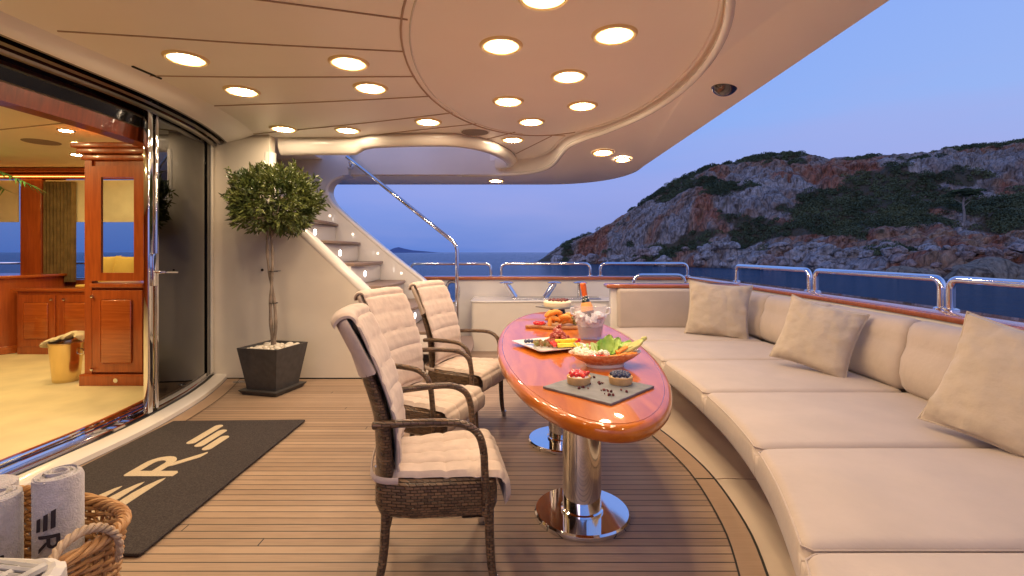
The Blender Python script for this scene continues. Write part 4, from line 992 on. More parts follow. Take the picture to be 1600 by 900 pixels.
# ============================================================ chairs
def chair_proto():
    t = thing('dining_chair', 'x', 'chair', (0, 0, 0), 0, 'wicker dining chairs along the table')
    # apron / seat basket
    bm = B(); pl = roundpoly([(-.245, -.185), (-.1, -.235), (.24, -.262), (.24, .262), (-.1, .235), (-.245, .185)], .05, 6)
    loops = []
    for ins, z in ((.14, .272), (.05, .276), (.015, .30), (0, .34), (.0, .40), (.004, .43), (.02, .445), (.06, .447)):
        loops.append([(p.x, p.y, z) for p in offset([Vector(p) for p in pl], ins)])
    loft(bm, loops); mk('seat', bm, M_wicker, t)
    # back shell
    bp = smoothpath([(-.215, .40), (-.222, .55), (-.235, .68), (-.285, .84), (-.345, .99), (-.375, 1.06)], 5)
    bm = B(); loops = []
    for i, p in enumerate(bp):
        f = i / (len(bp) - 1); hw = .195 + .02 * math.sin(PI * f) ; th = .036 - .012 * f
        if i == len(bp) - 1: hw -= .02; th *= .6
        lp = []
        for k in range(28):
            a = 2 * PI * k / 28; c_, s_ = math.cos(a), math.sin(a)
            yy = hw * math.copysign(abs(c_) ** .45, c_); xx = th * math.copysign(abs(s_) ** .8, s_)
            lp.append((p[0] + xx + .028 * (yy / .2) ** 2, yy, p[1]))
        loops.append(lp)
    loft(bm, loops); mk('backrest', bm, M_wicker, t)
    hp_ = [(-.272, .87), (-.300, .93), (-.335, 1.0), (-.362, 1.05), (-.372, 1.072), (-.376, 1.084)]
    bm = B(); loops = []
    for i, p in enumerate(hp_):
        k_ = (1, 1, 1, .95, .8, .4)[i]; hw = .222 - (1 - k_) * .03; th = .052 * k_; lp = []
        for k in range(32):
            a = 2 * PI * k / 32; c_, s_ = math.cos(a), math.sin(a)
            yy = hw * math.copysign(abs(c_) ** .4, c_); xx = th * math.copysign(abs(s_) ** .8, s_) * (.2 if s_ > 0 else 1)
            lp.append((p[0] + .0 + xx + .028 * (yy / .2) ** 2, yy, p[1] + .10 * (0 if i else 1) * (s_ * .25)))
        loops.append(lp)
    loft(bm, loops); mk('back_hood', bm, M_quilt, t, sharp=70)
    # quilted pad on the back, folded over the top
    def pad(path, hw, cu, cv, thick, depth, curve=0, name='pad', taper=0):
        # build a closed quilted sheet along path (x,z)
        L = [0]
        for i in range(1, len(path)): L.append(L[-1] + (Vector(path[i]) - Vector(path[i - 1])).length)
        T = L[-1]; nv = 24; bm = B(); F = []; K = []
        for i, p in enumerate(path):
            a = Vector(path[max(0, i - 1)]); c = Vector(path[min(len(path) - 1, i + 1)]); d = (c - a).normalized(); nr = Vector((-d.y, d.x))
            fr_, bk_ = [], []
            for j in range(nv + 1):
                v = -1 + 2 * j / nv; hh = hw(L[i] / T); y = v * hh
                qx = abs(math.sin(PI * L[i] / cu)) if cu else 1; qy = abs(math.sin(PI * (y + hh) / (2 * hh) * cv)) if cv > 1 else 1
                e = min(1, (1 - abs(v)) * 8) * min(1, min(L[i], T - L[i]) * 40)
                h = thick * (.35 + .65 * math.sqrt(max(0, e))) - depth * (1 - min(1, 2.2 * qx) ** .7) - depth * .8 * (1 - min(1, 2.2 * qy) ** .7)
                h += .003 * mn.noise(Vector((L[i] * 22, y * 22, cu)))
                cx = curve * (y / .2) ** 2
                q = Vector(p) + nr * h; fr_.append((q.x + cx, y, q.y)); q = Vector(p) - nr * .002; bk_.append((q.x + cx, y, q.y))
            F.append(fr_ + bk_[::-1])
        loft(bm, F); return bm
    P = smoothpath([(-.180, .478), (-.180, .56), (-.195, .68), (-.245, .84), (-.305, .99), (-.337, 1.06), (-.362, 1.088), (-.395, 1.083), (-.415, 1.062), (-.420, 1.045)], 9)
    P = [(p[0], p[1]) for p in P]
    bm = pad([(a, b_) for a, b_ in reversed(P)], lambda f: .205 + .016 * math.sin(PI * min(1, f * 1.2)), .118, 1, .019, .011, .028); mk('back_pad', bm, M_quilt, t)
    P = smoothpath([(-.19, .452), (-.05, .452), (.1, .453), (.2, .452), (.255, .44), (.275, .40), (.272, .335)], 9)
    bm = pad([(p[0], p[1]) for p in P], lambda f: .19 + .06 * min(1, f * 1.4), .115, 4, .021, .010); mk('seat_pad', bm, M_quilt, t)
    # strap
    bm = B(); tube(bm, smoothpath([(-.15, -.222, .450), (-.20, -.218, .452), (-.247, -.195, .462), (-.262, -.1, .475), (-.262, .1, .475), (-.247, .195, .462), (-.20, .218, .452), (-.15, .222, .450)], 5), .013, 8, flat=.3); mk('strap', bm, M_quilt, t)
    for s in (-1, 1):
        bm = B(); tube(bm, smoothpath([(-.245, s * .205, .665), (-.15, s * .235, .678), (.02, s * .262, .682), (.10, s * .268, .672), (.155, s * .27, .635), (.178, s * .268, .57), (.185, s * .262, .48), (.19, s * .258, .40), (.19, s * .25, .30)], 6), .0155, 14); mk('armrest', bm, M_wicker, t)
        bm = B(); tube(bm, smoothpath([(.205, s * .235, .36), (.208, s * .236, .2), (.216, s * .240, .08), (.228, s * .246, .022)], 5), [.020 - .0003 * i for i in range(16)], 12); l = mk('leg', bm, M_wicker, t)
        bm = B(); lathe(bm, [(0, 0), (.018, 0), (.0195, .012), (.0205, .045), (0, .046)], 16, (.229, s * .246, 0)); mk('foot_cap', bm, M_chrome2, l)
        bm = B(); tube(bm, smoothpath([(-.20, s * .165, .36), (-.205, s * .168, .2), (-.218, s * .172, .08), (-.235, s * .178, .022)], 5), [.020 - .0003 * i for i in range(16)], 12); l = mk('leg', bm, M_wicker, t)
        bm = B(); lathe(bm, [(0, 0), (.018, 0), (.0195, .012), (.0205, .045), (0, .046)], 16, (-.236, s * .178, 0)); mk('foot_cap', bm, M_chrome2, l)
    return t
ch = chair_proto()
for i, (x, y, a, lab) in enumerate([(-.335, 2.13, 10, 'brown wicker armchair with pink quilted pads nearest the camera'), (-.53, 3.02, -20, 'brown wicker armchair with pink quilted pads, middle one of the row'), (-.37, 3.82, -22, 'brown wicker armchair with pink quilted pads farthest, in front of the stairs')]):
    o = ch if i == 0 else dup(ch); o.location = (x, y, .007); o.rotation_euler.z = R(a); o['label'] = lab

# ============================================================ potted tree
pt = thing('potted_tree', 'round clipped laurel tree with twisted trunk in a dark square planter', 'tree', (-2.33, 4.72, 0))
M_pot = pm('planter_stone', (.055, .05, .048), .55, var=.15, vs=20, bump=.1, bs=60)
def frus(bm, w0, w1, z0, z1, M, t_=0):
    loft(bm, [[(sx_ * w, sy_ * w, z) for sx_, sy_ in ((-1, -1), (1, -1), (1, 1), (-1, 1))] for w, z in ((w0, z0), (w1, z1))] if not t_ else [[(sx_ * w, sy_ * w, z) for sx_, sy_ in ((-1, -1), (1, -1), (1, 1), (-1, 1))] for w, z in ((w0, z0), (w1, z1), (w1 - t_, z1), (w1 - t_ - .03, z1 - .09))], True, True, M)
RM = Matrix.Rotation(R(-14), 4, 'Z')
bm = B(); frus(bm, .160, .222, .045, .445, RM, .018); mk('planter', bm, M_pot, pt, smooth=False)
bm = B(); frus(bm, .185, .215, .0, .045, RM); box(bm, 0, 0, 0, 0, 0, 0) if 0 else None; mk('saucer', bm, M_pot, pt, smooth=False)
M_peb = pm('white_pebble', (.72, .65, .54), .6, var=.15, vs=9)
bm = B(); random.seed(3)
for k in range(150):
    a, b_ = random.uniform(-.178, .178), random.uniform(-.178, .178)
    s = random.uniform(.02, .036); q = Matrix.Translation(RM @ Vector((a, b_, .405 + random.uniform(0, .04) - .25 * max(abs(a), abs(b_)) ** 1.5))) @ Matrix.Diagonal((s, s * random.uniform(.7, 1), s * .6, 1))
    bmesh.ops.create_icosphere(bm, subdivisions=2, radius=1, matrix=q)
mk('pebbles', bm, M_peb, pt)
bm = B()
for ph in (0, PI):
    P = [(.022 * math.cos(ph + z * 5) - .02 + .02 * math.sin(z * 3), .022 * math.sin(ph + z * 5), z) for z in frange(.36, 1.56, 40)]
    tube(bm, P, [.018 - .00018 * i + .002 * math.sin(i * .8) for i in range(41)], 10)
random.seed(9)
for k in range(16):
    a = k * 2.4; e = random.uniform(.1, 1.0); L_ = random.uniform(.28, .4)
    tube(bm, smoothpath([(-.02, 0, 1.50 + .01 * k), (L_ * .4 * math.cos(a), L_ * .4 * math.sin(a), 1.66 + .06 * e), (L_ * math.cos(a), L_ * math.sin(a), 1.62 + .40 * e)], 5), [.010 - .0007 * i for i in range(11)], 6)
mk('trunk', bm, M_bark, pt)
bm = B()
for z in (.85, 1.16): lathe(bm, [(.038, z), (.044, z + .004), (.038, z + .008)], 14)
tube(bm, [(-.04, 0, 1.165), (.08, -.02, 1.168)], .003, 5); mk('tie', bm, M_dark, pt)
M_leaf = pm('laurel_leaf', (.19, .22, .055), .4, col2=(.05, .08, .022), vs=7, spec=.5)
bm = B(); random.seed(21); CX, CY, CZ = .02, 0, 1.83
def leaf(bm, p, d, L_, w):
    d = d.normalized(); s = d.cross(Vector((random.uniform(-1, 1), random.uniform(-1, 1), random.uniform(.2, 1)))).normalized(); up = s.cross(d) * L_ * .10
    v = [p, p + d * L_ * .35 + s * w - up * .3, p + d * L_ * .7 + s * w * .7 - up * .3, p + d * L_ , p + d * L_ * .7 - s * w * .7 - up * .3, p + d * L_ * .35 - s * w - up * .3, p + d * L_ * .4 + up]
    V = [bm.verts.new(x) for x in v]
    for a, b_ in ((0, 1), (1, 2), (2, 3), (3, 4), (4, 5), (5, 0)): bm.faces.new((V[a], V[b_], V[6]))
for k in range(820):
    u = Vector((random.gauss(0, 1), random.gauss(0, 1), random.gauss(0, 1))).normalized()
    bump_ = 1 + .22 * mn.noise(u * 2.3 + Vector((4, 0, 0)))
    rr = random.uniform(.45, 1) ** .6 * bump_
    if mn.noise(u * 1.7 + Vector((9, 2, 1))) < -.28 and random.random() < .6: continue
    if random.random() < .05: rr *= 1.16
    p = Vector((CX + u.x * .355 * rr, CY + u.y * .355 * rr, CZ + u.z * (.29 if u.z > 0 else .24) * rr))
    out = (u + Vector((0, 0, .35)) + Vector((random.gauss(0, .35), random.gauss(0, .35), random.gauss(0, .35)))).normalized()
    for j in range(9):
        dd = out + Vector((random.gauss(0, .6), random.gauss(0, .6), random.gauss(0, .5)))
        leaf(bm, p + out * .012 * j, dd, random.uniform(.045, .085), random.uniform(.007, .012))
mk('crown', bm, M_leaf, pt, smooth=False)

# ============================================================ door mat with letters
def glyph_bars(flip=False):
    polys = []
    spec = [(-.075, 3.36, 3.70, -2.235), (0, 3.30, 3.60, -2.145), (.0, 3.25, 3.48, -2.055)]
    return spec
M_mat = pm('door_mat', (.022, .017, .018), .95, col2=(.060, .047, .045), vs=160, bump=.6, bs=250)
M_letter = pm('mat_letters', (.52, .42, .29), .95, var=.12, vs=120, bump=.5, bs=250)
mt = thing('door_mat', 'dark grey door mat with beige stripe and letter R emblem by the saloon door', 'door mat', (-2.155, 2.98, .0))
bm = B(); softpoly(bm, roundpoly([(-.515, -.85), (.515, -.85), (.515, .86), (-.515, .83)], .015), .007, .022, .006); mk('carpet', bm, M_mat, mt)
def capsule(y0, y1, x, w, pointed=0, n=8):
    r = w / 2; q = []
    if pointed:  # long pointed end at y1, slanted
        return [Vector((x - r, y0)), Vector((x + r, y0)), Vector((x + r, y1 - .10)), Vector((x + r * .9, y1)), Vector((x - r * .2, y1 - .06)), Vector((x - r, y1 - .16))]
    for k in range(n + 1): a = -PI + PI * k / n; q.append(Vector((x + r * math.cos(a), y0 + r + r * math.sin(a))))
    for k in range(n + 1): a = PI * k / n; q.append(Vector((x + r * math.cos(a), y1 - r + r * math.sin(a))))
    return q
def flatletter(name, rings, mat, parent, z, th, M=None):
    bm = B(); polyfill(bm, rings[0], rings[1:], z, th)
    if M:
        for v in bm.verts: v.co = M @ v.co
    return mk(name, bm, mat, parent, smooth=False)
def L2(x, y): return (x + 2.155, y - 2.98)
for x, a, b_ in ((-2.235, 3.34, 3.71), (-2.147, 3.29, 3.61), (-2.06, 3.235, 3.49)):
    flatletter('stripe', [[L2(p.x, p.y) for p in capsule(a, b_, x, .062)]], M_letter, mt, .0225, .0025)
for x, a, b_ in ((-2.235, 2.44, 2.74), (-2.147, 2.40, 2.79), (-2.06, 2.36, 2.84)):
    r = .031
    flatletter('stripe', [[L2(*p) for p in ((x - r, a), (x + r, a), (x + r, b_ - .03), (x + r * .8, b_), (x + r * .1, b_ - .03), (x - r * .6, b_ - .10), (x - r, b_ - .18))]], M_letter, mt, .0225, .0025)
def Rglyph():
    """letter R, u to the right, v up, unit height 1"""
    th = .20
    outer = [(0, 0), (.0, .95), (.03, .99), (.07, 1.0)] + [(.52 + .30 * math.cos(a), .70 + .30 * math.sin(a)) for a in frange(PI / 2, -PI / 2, 12)]
    outer += [(.60, .38), (1.02, .03), (.98, 0), (.78, .02), (.42, .33), (.38, .40), (.20, .40), (.20, .06), (.14, 0)]
    inner = [(.20, .58), (.20, .82)] + [(.52 + .12 * math.cos(a), .70 + .12 * math.sin(a)) for a in frange(PI / 2, -PI / 2, 8)]
    return outer, inner
Ro, Ri = Rglyph()
mapR = lambda p: L2(-2.01 - p[1] * .30, 2.86 + p[0] * .34 )
flatletter('letter_R', [[mapR(p) for p in Ro], [mapR(p) for p in Ri]], M_letter, mt, .0225, .0025)

# ============================================================ wicker basket with towels
bk = thing('towel_basket', 'honey coloured wicker basket with rope handle in the near left corner', 'basket', (-1.67, 1.49, 0), R(-16))
def se(a, A, Bb, e=.62):
    c, s = math.cos(a), math.sin(a); return (A * math.copysign(abs(c) ** e, c), Bb * math.copysign(abs(s) ** e, s))
NST = 44; TOP = .45
bm = B()
for r_ in range(34):
    z = .02 + r_ * .0126; k = .86 + .14 * (z / TOP) ; pts = []; n = NST * 4
    for i in range(n):
        a = 2 * PI * i / n; w = math.sin(a * NST / 2 + PI * (r_ % 2)) * .010
        x, y = se(a, .38 * k + w, .285 * k + w); pts.append((x, y, z + .004 * math.sin(a * 3 + r_ * 1.7)))
    tube(bm, pts, .0068, 7, closed=True)
mk('weave', bm, M_cane, bk)
bm = B()
for i in range(NST):
    a = 2 * PI * (i + .5) / NST; tube(bm, [(*se(a, .38 * k, .285 * k), z) for k, z in ((.86, .01), (.93, .22), (1.0, TOP))], .006, 6)
mk('stakes', bm, M_cane, bk)
bm = B()
for ph in range(4):
    pts = []
    for i in range(160):
        a = 2 * PI * i / 160; w = ph * PI / 2 + a * 16
        x, y = se(a, .384 + .012 * math.cos(w), .289 + .012 * math.cos(w)); pts.append((x, y, TOP + .004 + .012 * math.sin(w)))
    tube(bm, pts, .0085, 7, closed=True)
mk('rim', bm, M_cane, bk)
bm = B()
for ph in range(3):
    P = smoothpath([(.405, -.04, .38), (.40, -.03, TOP + .01), (.375, .01, TOP + .045), (.372, .07, TOP + .06), (.385, .12, TOP + .045), (.403, .15, TOP + .0), (.40, .155, .38)], 10)
    tube(bm, [(p.x + .008 * math.cos(i * .6 + ph * 2.09), p.y, p.z + .008 * math.sin(i * .6 + ph * 2.09)) for i, p in enumerate(P)], .0075, 7)
mk('handle', bm, pm('rope_cane', (.46, .33, .22), .7, var=.2, vs=30), bk)
bm = B(); polyfill(bm, [se(2 * PI * i / 60, .325, .24) for i in range(60)], [], .015); mk('bottom', bm, M_cane, bk, smooth=False)
M_towel = pm('towel_cloth', (.46, .42, .44), .95, var=.10, vs=60, bump=1, bs=180, bdist=.004, sheen=.6)
M_ink = pm('towel_print', (.03, .022, .028), .9)
def towel(lab, x, y, z0, z1, r, ang, seed):
    t = thing('rolled_towel', lab, 'towel', (x, y, z0), 0, 'rolled towels in the basket')
    bm = B(); H = z1 - z0; n = 150; sp = []
    for i in range(n + 1):
        f = i / n; a = f * 2 * PI * 3.6 + seed; rr = r * (1 - .78 * f) ; sp.append((rr * math.cos(a), rr * math.sin(a)))
    # thick rolled sheet: outer spiral + inner offset
    o1 = [(p[0], p[1]) for p in sp]; o2 = [(p[0] * .80, p[1] * .80) for p in reversed(sp)]
    poly = o1 + o2; loops = []
    for k, z in enumerate([0, .1, .2, .3, .4, .5, .6, .7, .8, .88, .94, .98, 1.0]):
        q = []
        for i, (px, py) in enumerate(poly):
            a = math.atan2(py, px); g = 1 + .03 * mn.noise(Vector((a * 1.5, z * 4, seed)))
            rr = math.hypot(px, py) / r
            top = -.008 * (1 if z > .97 else 0) + .010 * math.sin(rr * 20 + a) * (z > .9)
            q.append((px * g, py * g, H * z + top * (1 - 0)))
        loops.append(q)
    loft(bm, loops, True, True); mk('roll', bm, M_towel, t, sharp=60)
    # fill under the spiral so that it reads as a full roll
    bm = B(); lathe(bm, [(0, .01), (r * .93, .01), (r * .93, H * .96 - .012), (r * .85, H * .97), (0, H * .965)], 28); mk('core', bm, M_towel, t)
    # print: stripes above, R below turned a quarter, wrapped on the front
    def wrap(poly2, holes=()):
        bm = B(); polyfill(bm, poly2, list(holes), 0, 0)
        bmesh.ops.subdivide_edges(bm, edges=bm.edges[:], cuts=2, use_grid_fill=False)
        for v in bm.verts:
            s, h = v.co.x, v.co.y; a = ang + s / (r * 1.035); v.co = Vector(((r * 1.036 + .0015) * math.cos(a), (r * 1.036 + .0015) * math.sin(a), h))
        mk('print', bm, M_ink, t, smooth=False)
    for k, (c, h0, h1) in enumerate(((-.032, .095, .142), (-.013, .098, .155), (.006, .103, .166))):
        zb = H - .262
        wrap([(c - .006, zb + h0), (c + .006, zb + h0 + .004), (c + .007, zb + h1), (c - .005, zb + h1 - .006)])
    zb = H - .262
    f = lambda p: (-.032 + p[1] * .055, zb + .085 - p[0] * .055)
    wrap([f(p) for p in Ro], [[f(p) for p in Ri]])
towel('rolled grey towel with black stripes and R, right one in the basket', -1.515, 1.615, .28, .620, .070, R(-62), 2)
towel('rolled grey towel with black stripes and R, left one at the photo edge', -1.648, 1.54, .26, .585, .070, R(-46), 4.1)
o = thing('rolled_towel', 'rolled grey towel hidden at the back of the basket', 'towel', (-1.80, 1.66, .25), 0, 'rolled towels in the basket')
bm = B(); lathe(bm, [(0, 0), (.075, 0), (.075, .30), (.06, .31), (0, .30)], 24); mk('roll', bm, M_towel, o)
# grey tray basket
tr = thing('grey_basket', 'grey wicker basket with white cloth lining in the bottom left corner', 'basket', (-1.45, 1.15, .01), R(0))
bm = B(); NB = 40
def sq(a, A, Bb): return se(a, A, Bb, .35)
for r_ in range(24):
    pts = []
    for i in range(NB * 4):
        a = 2 * PI * i / (NB * 4); w = .007 * math.sin(a * NB / 2 + PI * (r_ % 2)); x, y = sq(a, .24 + w, .17 + w); pts.append((x, y, .02 + r_ * .0195))
    tube(bm, pts, .009, 6, closed=True)
mk('weave', bm, M_caneg, tr)
M_linen = pm('linen', (.66, .62, .58), .9, var=.05, vs=10, bump=.3, bs=60)
bm = B(); n = 80
loft(bm, [[(*sq(2 * PI * i / n, A, Bb), z + .003 * math.sin(i * 1.3)) for i in range(n)] for A, Bb, z in ((.262, .192, .38), (.264, .194, .44), (.262, .192, .49), (.245, .175, .50), (.225, .155, .49), (.22, .15, .42))], True, False); mk('lining', bm, M_linen, tr)
bm = B()
for k in range(9):
    P = [(-.2 + .05 * k, -.14, .50), (-.2 + .05 * k, 0, .515 + .004 * (k % 2)), (-.2 + .05 * k, .14, .50)]; tube(bm, smoothpath(P, 6), .012, 6)
for k in range(14):
    P = [(-.21, -.13 + .02 * k, .508 + .008 * (k % 2)), (.0, -.13 + .02 * k, .525), (.2, -.13 + .02 * k, .508 - .004 * (k % 2))]; tube(bm, smoothpath(P, 6), .008, 6)
mk('lid', bm, M_caneg, tr)

# ============================================================ food on the table
random.seed(33)
M_slate = pm('slate', (.12, .12, .125), .55, col2=(.17, .17, .175), vs=14, bump=.6, bs=30, bdist=.003)
M_crust = pm('pastry', (.62, .38, .16), .7, var=.15, vs=30, bump=.3, bs=80)
M_cream2 = pm('whipped_cream', (.85, .80, .70), .5)
M_red = pm('red_berry', (.62, .03, .02), .25, var=.3, vs=60, coat=.4)
M_blue = pm('blueberry', (.025, .03, .075), .35, col2=(.06, .07, .13), vs=80)
M_darkred = pm('dried_fruit', (.13, .02, .02), .5, var=.3, vs=60)
def sph(bm, c, r, sc=(1, 1, 1), sub=2, rot=None):
    m = Matrix.Translation(c) @ (rot.to_matrix().to_4x4() if rot else Matrix.Identity(4)) @ Matrix.Diagonal((r * sc[0], r * sc[1], r * sc[2], 1))
    bmesh.ops.create_icosphere(bm, subdivisions=sub, radius=1, matrix=m)
def RE(): return Euler((random.uniform(0, 6), random.uniform(0, 6), random.uniform(0, 6)))
# slate
o = thing('slate_platter', 'square grey slate platter holding two tarts at the near end of the table', 'platter', (.368, 2.055, TZ), R(46))
bm = B(); pts = []
for sx_, sy_ in ((-1, -1), (1, -1), (1, 1), (-1, 1)): pts.append((sx_ * .168, sy_ * .168))
pl = []
for i in range(4):
    a = Vector(pts[i]); b_ = Vector(pts[(i + 1) % 4])
    for k in range(12): q = a + (b_ - a) * k / 12; pl.append(q * (1 + random.uniform(-.008, .008)))
softpoly(bm, pl, 0, .010, .002); mk('slab', bm, M_slate, o)
def tart(x, y, lab, kind):
    t = thing('tart', lab, 'tart', (x, y, TZ + .0105))
    bm = B(); lathe(bm, [(0, 0), (.047, 0), (.049, .004), (.052, .030), (.050, .033), (.046, .031), (.044, .024), (0, .024)], 36); mk('crust', bm, M_crust, t)
    bm = B(); lathe(bm, [(.0, .024), (.045, .026), (.035, .034), (0, .036)], 30); mk('cream', bm, M_cream2, t)
    bm = B()
    if kind == 's':
        for k in range(15):
            a = k * 2.4; r = .036 * math.sqrt((k + .3) / 15)
            sph(bm, (r * math.cos(a), r * math.sin(a), .040 + .004 * random.random()), .015, (1.15, .55, .7), 2, Euler((random.uniform(-.6, .6), random.uniform(-.6, .6), a)))
        mk('strawberries', bm, M_red, t)
    else:
        for k in range(34):
            a = k * 2.4; r = .042 * math.sqrt((k + .3) / 34); sph(bm, (r * math.cos(a), r * math.sin(a), .038 + .010 * (1 - k / 34)), .0082)
        mk('blueberries', bm, M_blue, t)
    return t
tart(.290, 2.10, 'round strawberry tart on the left of the slate platter', 's'); tart(.472, 2.10, 'round blueberry tart on the right of the slate platter', 'b')
bm = B()
for cx, cy, n in ((.375, 2.10, 8), (.38, 1.98, 7), (.39, 1.92, 6), (.35, 2.18, 5), (.30, 2.02, 4), (.46, 1.97, 3)):
    for k in range(n): sph(bm, (cx + random.gauss(0, .013), cy + random.gauss(0, .008), TZ + .014), random.uniform(.003, .008), (1, 1, .6), 1, RE())
mk('dried_berries', bm, M_darkred, label='scattered dark red dried berries and crumbs on the slate between the tarts', cat='garnish')
# oval salad bowl
bo = thing('salad_bowl', 'oval patterned ceramic bowl on the near right of the table', 'bowl', (.475, 2.47, TZ), R(10))
M_bowl = pm('bowl_glaze', (.55, .20, .06), .3, col2=(.75, .50, .25), vs=55, coat=.5)
bm = B(); lathe(bm, [(0, 0), (.09, 0), (.095, .006), (.10, .016), (.15, .04), (.188, .068), (.190, .073), (.184, .073), (.14, .046), (.09, .024), (0, .022)], 56, (0, 0, 0), None, 1.0, .62); mk('dish', bm, M_bowl, bo)
bm = B(); lathe(bm, [(.085, -.0004), (.097, 0), (.102, .014), (.09, .014)], 48, (0, 0, 0), None, 1.0, .66); mk('foot_ring', bm, M_cream2, bo)
M_lettuce = pm('lettuce', (.24, .48, .05), .4, col2=(.45, .62, .15), vs=18)
M_cauli = pm('cauliflower', (.80, .76, .60), .8, bump=.8, bs=150)
M_corn = pm('squash_flower', (.62, .47, .14), .6, col2=(.48, .50, .18), vs=25)
M_carrot = pm('carrot', (.85, .28, .03), .4)
M_greenst = pm('celery', (.45, .58, .22), .4)
def at(dx, dy, dz=0): return (.475 + dx, 2.47 + dy, TZ + dz)
def leafblade(bm, p, d, L_, w, cup=.3):
    d = Vector(d).normalized(); s = d.cross(Vector((0, -.4, 1))).normalized(); up = s.cross(d); G_ = []
    for i in range(9):
        f = i / 8; row = []
        ww = w * (math.sin(PI * min(1, .12 + .85 * f)) ** .7)
        for j in range(7):
            v = -1 + j / 3; row.append(bm.verts.new(Vector(p) + d * L_ * f + s * ww * v + up * (cup * ww * v * v + .008 * math.sin(f * 14 + j * 2) * abs(v)) - Vector((0, 0, 1)) * .02 * f * f))
        G_.append(row)
    for i in range(8):
        for j in range(6): bm.faces.new((G_[i][j], G_[i][j + 1], G_[i + 1][j + 1], G_[i + 1][j]))
bm = B()
leafblade(bm, at(.0, .0, .05), (.25, .15, 1), .13, .035); leafblade(bm, at(.01, -.01, .05), (.55, .1, .9), .13, .035); leafblade(bm, at(.03, .03, .05), (1.1, .3, .75), .15, .028); leafblade(bm, at(.02, .05, .05), (1.3, .3, .55), .16, .026); leafblade(bm, at(.0, .03, .05), (-.1, .3, .9), .10, .03); leafblade(bm, at(.02, .0, .05), (.9, -.2, .6), .12, .025)
mk('lettuce', bm, M_lettuce, label='bright green lettuce leaves standing in the oval bowl', cat='lettuce')
bm = B()
for cx, cy, s in ((-.14, .01, .03), (-.11, -.035, .028), (-.085, -.055, .026), (-.13, -.02, .028), (-.10, .0, .03), (-.02, -.06, .033), (-.07, -.03, .026)):
    for k in range(16): u = Vector((random.gauss(0, 1), random.gauss(0, 1), abs(random.gauss(0, 1)))).normalized() * s * .7; sph(bm, Vector(at(cx, cy, .062)) + u, s * .38, sub=1)
mk('cauliflower', bm, M_cauli, label='white cauliflower florets at the left of the oval bowl', cat='vegetable')
bm = B()
for k in range(11):
    a = -.15 + k * .035; tube(bm, smoothpath([at(.05 + .003 * k, -.05 + .009 * k, .058), at(.12, -.03 + .010 * k, .085 + .01 * math.sin(k)), at(.17, -.01 + .007 * k, .105), at(.20, .02 + .002 * k, .125)], 5), [.006 + .004 * math.sin(PI * i / 15) for i in range(16)], 7)
sph(bm, at(.205, .03, .13), .013); sph(bm, at(.215, .03, .135), .010)
mk('squash_flowers', bm, M_corn, label='yellow green squash flowers at the right end of the oval bowl', cat='vegetable')
bm = B()
for k in range(8): x0 = .0 + .012 * k; tube(bm, [at(x0, -.085 + .004 * k, .06), at(x0 + .07, -.075 + .006 * k, .067 + .003 * (k % 3))], .0075, 7)
for k in range(4): tube(bm, [at(.05, -.06 + .01 * k, .075), at(.11, -.03 + .01 * k, .10)], [.010, .003], 7)
mk('carrot_sticks', bm, M_carrot, label='orange carrot sticks at the front of the oval bowl', cat='vegetable')
bm = B()
for k in range(12): x0 = -.11 + .013 * k; tube(bm, [at(x0, .03, .06), at(x0 + .05 * random.uniform(-1, .2), .07, .095 + .01 * random.random())], .006, 6)
mk('celery_sticks', bm, M_greenst, label='pale green celery sticks at the back of the oval bowl', cat='vegetable')
bm = B()
for k in range(9): sph(bm, at(-.085 + .018 * k * .6, -.082 + .004 * (k % 3), .062), .011, (1.2, 1, .8), 1, RE())
for k in range(6): sph(bm, at(-.0 + .02 * k * .5, .085, .065), .013, (1.4, 1, .8), 1, RE())
mk('red_peppers', bm, M_red, label='chopped red pepper pieces in the oval bowl', cat='vegetable')
# white plate with fruit
pc = Vector((.235, 2.95)); wp = thing('white_plate', 'white square plate of fruit in the middle of the table', 'plate', (pc.x, pc.y, TZ), R(-63))
M_china = pm('china', (.82, .80, .78), .12, coat=.6)
bm = B(); w0, w1 = .12, .185
fr_ = lambda w, z: [(p.x * w / .185, p.y * w / .165, z) for p in roundpoly([(-.185, -.155), (.185, -.155), (.185, .155), (-.185, .155)], .02)]
loft(bm, [fr_(.10, 0), fr_(.11, .001), fr_(.186, .020), fr_(.188, .024), fr_(.180, .023), fr_(.12, .008), fr_(.11, .007)]); mk('dish', bm, M_china, wp)
def ap(dx, dy, dz): return (pc.x + dx, pc.y + dy, TZ + dz)
M_grape = pm('red_grape', (.30, .035, .025), .2, col2=(.42, .09, .04), vs=40, coat=.5)
M_pine2 = pm('pineapple', (.82, .62, .05), .4, var=.15, vs=60, bump=.5, bs=90)
M_kiwi = pm('green_fruit', (.18, .20, .05), .5, col2=(.28, .12, .05), vs=30)
bm = B()
for k in range(120):
    u = Vector((random.gauss(0, .034), random.gauss(0, .03), 0)); h = max(0, .115 - u.length * 1.5) * random.random() ** .5
    sph(bm, ap(.055 + u.x, .04 + u.y, .022 + h), .0125)
mk('grapes', bm, M_grape, label='heap of red grapes on the back of the white plate', cat='grapes')
bm = B()
for k in range(4):
    for j in range(2): box(bm, -.02, .02, -.016, .016, 0, .022, Matrix.Translation(ap(.055 + .032 * k - .01 * j, -.06 + .02 * k * .4 + .03 * j, .012 + .018 * j)) @ Matrix.Rotation(.2 * k, 4, 'Z'), bev=.003)
mk('pineapple_chunks', bm, M_pine2, label='yellow pineapple chunks at the front of the white plate', cat='fruit')
bm = B()
for k in range(36): sph(bm, ap(random.uniform(-.10, .02), random.uniform(-.05, .05), random.uniform(.015, .035)), .0125, (1.2, .9, .8), 1, RE())
mk('sliced_fruit', bm, M_kiwi, label='green and brown sliced fruit on the left of the white plate', cat='fruit')
bm = B()
